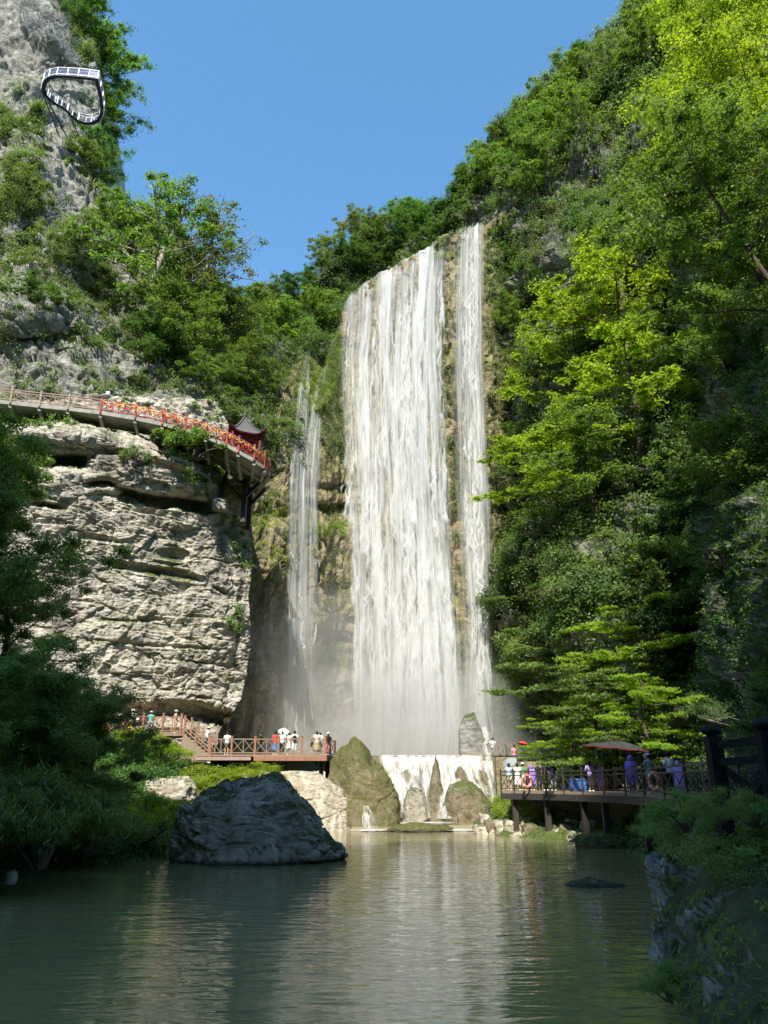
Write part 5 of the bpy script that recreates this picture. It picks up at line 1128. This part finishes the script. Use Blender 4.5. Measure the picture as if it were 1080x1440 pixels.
# ---------------------------------------------------------------- people
def cloth(name, col, rough=.85):
    if name not in M: M[name] = plain(name, col, rough, .15, .18, 9, None, .3)
    return M[name]
SKIN = [plain('skin_light', (.50, .32, .22), .55, .3, .08, 10), plain('skin_tan', (.40, .25, .16), .55, .3, .08, 10)]
HAIR = plain('black_hair', (.015, .012, .010), .5, .4, .3, 30)
CL = dict(white=(.78, .77, .74), black=(.02, .02, .022), navy=(.04, .05, .12), grey=(.25, .27, .28), paleblue=(.42, .52, .62), purple=(.30, .17, .55), lilac=(.42, .32, .68), pink=(.70, .25, .35), red=(.60, .06, .05), cream=(.70, .60, .42),
          yellow=(.80, .50, .03), teal=(.08, .45, .42), green=(.12, .25, .10), khaki=(.35, .28, .17), blue=(.07, .16, .38), skinp=(.72, .55, .5), tan=(.5, .36, .25))
def person(loc, rz, label, top='white', bottom='black', pose='stand', hat=None, hair='short', wear='shirt', legs='trousers', h=1.66, skin=0, bag=None, lean=0.):
    t = thing('person', loc, label, 'person', None, R(rz)); t.scale = (h/1.68,)*3; t.rotation_euler.x = R(lean)
    vs = []; es = []; rs = []
    def add(p, r, par=None):
        vs.append(p); rs.append(r if isinstance(r, tuple) else (r, r)); i = len(vs)-1
        if par is not None: es.append((par, i))
        return i
    pel = add((0, 0, .93), (.135, .10)); sp = add((0, .01, 1.12), (.125, .095), pel); ch = add((0, .01, 1.31), (.15, .105), sp); nk = add((0, .005, 1.44), .055, ch); hb = add((0, -.005, 1.50), .062, nk)
    hm = add((0, -.015, 1.57), (.078, .092), hb); add((0, -.008, 1.635), (.07, .08), hm)
    nose = add((0, -.115, 1.555), .014, hm)
    feet = []
    for s in (-1, 1):
        if pose == 'crouch': kn, an = (s*.14, -.32, .62), (s*.12, -.1, .36)
        else: kn, an = (s*.095+(.02 if pose == 'walk' else 0), -.03-(.1*s if pose == 'walk' else 0), .49), (s*.10, .02+(.16*s if pose == 'walk' else 0), .09)
        hp = add((s*.09, 0, .86), .088, pel); k = add(kn, .058, hp); a = add(an, .038, k); add((an[0], an[1]-.15, max(.035, an[2]-.055)), .032, a); feet.append((kn, an))
        sh = add((s*.175, .01, 1.385), .056, ch)
        el, wr = {'stand': ((s*.235, .03, 1.13), (s*.23, -.06, .90)), 'walk': ((s*.23, .05*s, 1.13), (s*.22, .12*s-.08, .92)), 'rail': ((s*.24, -.06, 1.14), (s*.16, -.29, 1.10)),
                  'phone': ((s*.22, -.16, 1.20), (s*.07, -.30, 1.42)), 'hip': ((s*.33, .06, 1.16), (s*.20, -.03, 1.0)), 'crouch': ((s*.22, -.15, 1.15), (s*.12, -.34, 1.0)), 'wave': ((s*.3, -.05, 1.42 if s > 0 else 1.15), (s*.25, -.12, 1.66 if s > 0 else .93))}[pose]
        e = add(el, .040, sh); w = add(wr, .026, e); dv = (Vector(wr)-Vector(el)).normalized(); pm = Vector(wr)+dv*.06; p_ = add(tuple(pm), (.030, .018), w)
        side = dv.cross(Vector((0, 1, .2))).normalized()
        for k2, (o, L) in enumerate(((-.027, .062), (-.009, .075), (.009, .070), (.027, .055))):
            b0 = pm+side*o+dv*.025; m1 = b0+dv*L*.5; m2 = m1+dv*L*.4+Vector((0, -.016, -.006)); i = add(tuple(b0), .0095, p_); i = add(tuple(m1), .0085, i); add(tuple(m2), .007, i)
        th = pm+side*(-.04*s)-dv*.02; i = add(tuple(th), .0105, p_); add(tuple(th+dv*.04-side*.012*s), .0085, i)
    me = bpy.data.meshes.new('body'); me.from_pydata(vs, es, []); b = link('body', me, SKIN[skin], t); sk = b.modifiers.new('skin', 'SKIN'); sk.use_smooth_shade = True
    for i, r in enumerate(rs): me.skin_vertices[0].data[i].radius = r; me.skin_vertices[0].data[i].use_root = (i == 0)
    b.modifiers.new('smooth', 'SUBSURF').render_levels = 1
    def ring(cx, cy, z, rx, ry, n=18, tw=0.): return [(cx+rx*math.cos(a), cy+ry*math.sin(a)*(1-.04*math.sin(3*a+tw)), z+.004*math.sin(5*a+tw)) for a in [2*math.pi*i/n for i in range(n)]]
    def loft(rings, name, mat, m=None):
        m = MB(); n = len(rings[0]); m.add([p for r_ in rings for p in r_], [(k*n+j, k*n+(j+1) % n, (k+1)*n+(j+1) % n, (k+1)*n+j) for k in range(len(rings)-1) for j in range(n)]); return m
    tm = cloth('cloth_'+top, CL[top]); bm_ = cloth('cloth_'+bottom, CL[bottom])
    if wear == 'poncho':
        lo = .42; m = loft([ring(0, 0, lo, .30, .25, 18, 1), ring(.01, 0, .7, .29, .23, 18, 2), ring(0, 0, 1.0, .27, .20), ring(0, .0, 1.2, .265, .18), ring(0, .0, 1.34, .23, .155), ring(0, 0, 1.42, .13, .10), ring(0, 0, 1.46, .09, .09)], '', tm)
    else:
        m = loft([ring(0, .005, .86, .175, .135, 18, 1), ring(0, 0, .95, .165, .125), ring(0, .01, 1.12, .155, .118), ring(0, .01, 1.28, .18, .13), ring(0, .01, 1.38, .185, .115), ring(0, .01, 1.43, .12, .085), ring(0, .005, 1.455, .066, .062)], '', tm)
    for s in (-1, 1):
        el, wr = [Vector(v) for v in (vs[[i for i, r in enumerate(rs) if r == (.040, .040)][0 if s < 0 else 1]], vs[[i for i, r in enumerate(rs) if r == (.026, .026)][0 if s < 0 else 1]])]
        sh = Vector((s*.17, .01, 1.39)); long_ = wear in ('poncho', 'coat')
        pts = [sh, sh.lerp(el, .5), el.lerp(sh, .12 if not long_ else 0)]+([el.lerp(wr, .8)] if long_ else []); m.tube(pts, [.078, .066, .062]+([.055] if long_ else []), 10, True)
    m.build('raincoat' if wear == 'poncho' else 'shirt', tm, t, True)
    if legs == 'skirt': m = loft([ring(0, 0, .36, .25, .21, 18, 1), ring(0, 0, .6, .21, .17, 18, 2), ring(0, 0, .85, .17, .13), ring(0, .01, .97, .14, .11)], '', bm_); m.build('skirt', bm_, t, True)
    else:
        m = MB(); zk = .50 if legs == 'shorts' else .1
        for s, (kn, an) in zip((-1, 1), feet):
            hp = Vector((s*.085, 0, .93)); kn = Vector(kn); an = Vector(an)
            m.tube([hp, hp.lerp(kn, .5), kn.lerp(hp, .05)]+([an.lerp(kn, .12)] if legs != 'shorts' else []), [.115, .092, .074]+([.062] if legs != 'shorts' else []), 12, True)
        m.build('shorts' if legs == 'shorts' else 'trousers', bm_, t, True)
    m = MB()
    for s, (kn, an) in zip((-1, 1), feet): m.tube([(an[0], an[1]+.06, max(.04, an[2]-.05)), (an[0], an[1]-.05, max(.045, an[2]-.045)), (an[0], an[1]-.18, max(.03, an[2]-.06))], [.042, .05, .03], 8)
    m.build('shoes', M['white'] if skin == 0 else M['black'], t, True)
    m = MB()
    if wear == 'poncho': m.lathe((0, .01, 1.44), [(.10, 0), (.125, .08), (.125, .15), (.10, .22), (.04, .25)], 16); m.build('hood', tm, t, True)
    else:
        m.lathe((0, .02, 1.545 if hair == 'short' else 1.50), [(.088 if hair == 'short' else .10, -.02 if hair == 'short' else -.16), (.108, .04), (.102, .10), (.07, .15), (.02, .172)], 16, .9, 1.0); m.build('hair', HAIR, t, True)
    m = MB()
    for s in (-1, 1): m.lathe((s*.03, -.098, 1.585), [(.002, -.008), (.008, 0), (.002, .008)], 8)
    m.build('eyes', M['black'], t)
    if hat:
        m = MB(); m.lathe((0, .0, 1.62), [(.19, -.015), (.11, .0), (.115, .05), (.10, .10), (.04, .115)] if hat[0] == 'wide' else [(.12, -.02), (.118, .04), (.09, .09), (.03, .105)], 18)
        if hat[0] == 'cap': m.box((-.07, -.22, 1.61), (.07, -.09, 1.622))
        m.build('hat', cloth('cloth_'+hat[1], CL[hat[1]]), t, True)
    if bag: m = MB(); m.lathe((0, .19, .98), [(.10, 0), (.15, .06), (.155, .25), (.12, .36), (.05, .4)], 14, 1, .6); m.build('backpack', cloth('cloth_'+bag, CL[bag]), t, True)
    return t
def parasol(loc, label, col, r=.5, tilt=(0, 0)):
    t = thing('parasol', loc, label, 'parasol'); t.rotation_euler = (R(tilt[0]), R(tilt[1]), 0); m = MB(); m.tube([(0, 0, -.75), (0, 0, .2)], .01, 6); m.build('shaft', M['black'], t)
    m = MB(); n = 32; v = [(0, 0, .2)]; q = []
    for k, z in ((.5, .14), (1., -.03)): v += [(r*k*(1-.06*abs(math.sin(4*math.pi*i/n*1.0)))*math.cos(2*math.pi*i/n), r*k*(1-.06*abs(math.sin(4*math.pi*i/n)))*math.sin(2*math.pi*i/n), z) for i in range(n)]
    q = [(0, 1+i, 1+(i+1) % n) for i in range(n)]+[(1+i, 1+n+i, 1+n+(i+1) % n, 1+(i+1) % n) for i in range(n)]
    o = m.add(v, q).build('canopy', cloth('cloth_'+col, CL[col]), t); s = o.modifiers.new('cloth', 'SOLIDIFY'); s.thickness = .006
U = lambda px, Y=57.9: XY(px, Y, ZU); Dk = lambda px, Y=58.2: XY(px, Y, ZD)
person(U(164, 57), 160, 'person in a white shirt at the left end of the upper railing', 'white', 'navy', 'rail')
person(U(184, 57.4), 190, 'person with a white sun hat behind the upper railing', 'skinp', 'yellow', 'stand', ('wide', 'white'), legs='skirt')
person(U(191, 56.9), 150, 'person in white, low behind the upper railing next to the hat wearer', 'white', 'white', 'rail', h=1.2, legs='skirt')
person(U(210, 57), 175, 'person in a teal top with pale skirt behind the upper railing', 'teal', 'white', 'rail', ('cap', 'cream'), h=1.5, legs='skirt')
person(U(245, 58), 120, 'person in khaki leaning at the right end of the upper railing', 'khaki', 'khaki', 'hip', ('cap', 'white'))
person(XY(287, 57.9, ZD+.35), 110, 'person in a striped navy and white shirt coming down the stair', 'white', 'navy', 'walk', ('cap', 'cream'), legs='shorts', lean=8)
person(Dk(318), 185, 'person in a white shirt and black shorts at the left part of the viewing deck', 'white', 'black', 'rail', legs='shorts')
person(Dk(365.5), 260, 'person in black standing alone in the middle of the viewing deck', 'black', 'black', 'stand', skin=1)
person(Dk(386), 200, 'person with a red top, blue skirt and black cap on the viewing deck', 'red', 'blue', 'stand', ('cap', 'black'), legs='skirt')
person(Dk(396, 57.9), 180, 'person in a white shirt and black trousers under the white parasol', 'white', 'black', 'rail')
person(Dk(406, 57.8), 150, 'person in pale pink beside the white parasol', 'skinp', 'white', 'phone', legs='skirt', h=1.58)
person(Dk(413.5, 57.9), 185, 'person in white carrying a small black backpack on the viewing deck', 'white', 'white', 'stand', hair='short', bag='black', h=1.7)
person(Dk(438, 58), 110, 'person in black and green crouching at the right part of the deck', 'black', 'green', 'crouch', h=1.15)
person(Dk(445, 58), 190, 'person with a cream top and yellow patterned skirt on the deck', 'cream', 'khaki', 'stand', hair='long', legs='skirt', h=1.72)
person(Dk(449.5, 58.5), 170, 'person in white half hidden behind the cream top on the deck', 'white', 'khaki', 'stand', hair='long')
person(Dk(461, 58.6), 200, 'person with a white head scarf and pink trousers at the deck corner', 'black', 'pink', 'stand', ('wide', 'white'), h=1.62)
parasol(Dk(397.5, 58.3)+Vector((0, 0, 1.72)), 'small white parasol held over people on the viewing deck', 'white', .42, (35, 10))
person(XY(694, 66.2, ZR), 170, 'person in a white shirt and pale trousers on the small side platform', 'white', 'paleblue', 'rail')
person(XY(724, 63, ZR-.7), 200, 'person in pink at the steps above the dark walkway', 'pink', 'navy', 'walk')
W = lambda px, Y: XY(px, Y, ZW)
person(W(717, 50.6), 190, 'person in pale blue at the left end of the dark walkway', 'paleblue', 'cream', 'rail', hair='long', legs='shorts')
person(W(729, 50.0), 185, 'person in a long white dress on the dark walkway beside the life ring', 'white', 'white', 'stand', hair='long', legs='skirt')
person(W(737, 51.2), 170, 'person in green with a pale cap behind the white dress', 'green', 'grey', 'stand', ('cap', 'white'))
person(W(749, 49.2), 175, 'person in a bright purple raincoat just right of the orange life ring', 'purple', 'purple', 'stand', wear='poncho', h=1.5)
person(W(759, 49.6), 150, 'person in black with raised hands right of the shorter purple raincoat', 'black', 'black', 'phone', skin=1)
person(W(768, 48.2), 210, 'person in black with long hair facing the falls', 'black', 'black', 'hip', hair='long')
person(W(779, 48.0), 165, 'person in a dark grey shirt and black trousers mid-way on the walkway left half', 'navy', 'grey', 'stand', hair='short')
person(W(832, 44.6), 195, 'person with long black hair in a lilac raincoat left of the umbrella pole', 'lilac', 'black', 'rail', hair='long', wear='coat', legs='skirt')
person(W(846, 44.8), 170, 'shorter person in a purple raincoat left of the umbrella pole', 'purple', 'lilac', 'stand', wear='poncho', h=1.35)
person(W(891, 39.8), 180, 'person in a vivid purple hooded raincoat under the right edge of the umbrella', 'purple', 'lilac', 'rail', wear='poncho', h=1.78)
person(W(917, 37.6), 200, 'person in a grey coat with a pale grey hat above the reddish life ring', 'grey', 'grey', 'rail', ('cap', 'paleblue'), wear='coat', h=1.78)
person(W(946, 33.6), 200, 'person with a black cap and white vest near the black fence', 'white', 'black', 'rail', ('cap', 'black'), skin=1, h=1.7)
person(W(958, 32.6), 160, 'person in a lilac raincoat half hidden by the railing near the black fence', 'lilac', 'lilac', 'stand', wear='poncho', h=1.35)
parasol(W(719, 51.2)+Vector((0, 0, 1.75)), 'grey-green folded-back parasol above the left end of the dark walkway', 'grey', .5, (30, -25))
parasol(XY(738, 60, ZR-.9)+Vector((0, 0, 1.8)), 'orange-red parasol beyond the people at the steps', 'red', .48, (-5, 12))
# ---------------------------------------------------------------- camera, light, world
cd = bpy.data.cameras.new('camera'); cam = bpy.data.objects.new('camera', cd); COL.objects.link(cam); sc.camera = cam
cd.sensor_fit = 'VERTICAL'; cd.sensor_height = 24.; cd.lens = 24.*FOC/1440; cd.clip_end = 4000; cd.clip_start = .1
cam.location = (0, 0, CAMZ); cam.rotation_euler = (math.pi/2+PITCH, 0, 0)
sl = bpy.data.lights.new('sun', 'SUN'); so = bpy.data.objects.new('sun', sl); COL.objects.link(so)
sl.energy = 4.0; sl.angle = R(.53); sl.color = (1., .95, .86)
so.rotation_euler = SD.to_track_quat('Z', 'Y').to_euler()
w = bpy.data.worlds.new('World'); sc.world = w; w.use_nodes = True; nt = w.node_tree; nt.nodes.clear()
sk = nt.nodes.new('ShaderNodeTexSky'); sk.sky_type = 'NISHITA'; sk.sun_disc = False; sk.sun_elevation = SUN_EL
sk.sun_rotation = math.pi+SUN_AZ; sk.air_density = 1.0; sk.dust_density = .25; sk.ozone_density = 2.2; sk.altitude = 300
bg = nt.nodes.new('ShaderNodeBackground'); bg.inputs[1].default_value = .15
ow = nt.nodes.new('ShaderNodeOutputWorld'); hs = N(nt, 'HueSaturation', i_Saturation=1.15, i_Hue=.49, i_Value=.98); nt.links.new(sk.outputs[0], hs.inputs['Color']); nt.links.new(hs.outputs[0], bg.inputs[0]); nt.links.new(bg.outputs[0], ow.inputs[0])
sc.view_settings.view_transform = 'Standard'; sc.view_settings.look = 'None'; sc.view_settings.gamma = 1; sc.view_settings.exposure = 1.15
cy = sc.cycles; cy.max_bounces = 6; cy.diffuse_bounces = 4; cy.glossy_bounces = 3; cy.transmission_bounces = 3; cy.transparent_max_bounces = 40; cy.volume_bounces = 1
cy.caustics_reflective = False; cy.caustics_refractive = False
sc.render.resolution_x = 768; sc.render.resolution_y = 1024
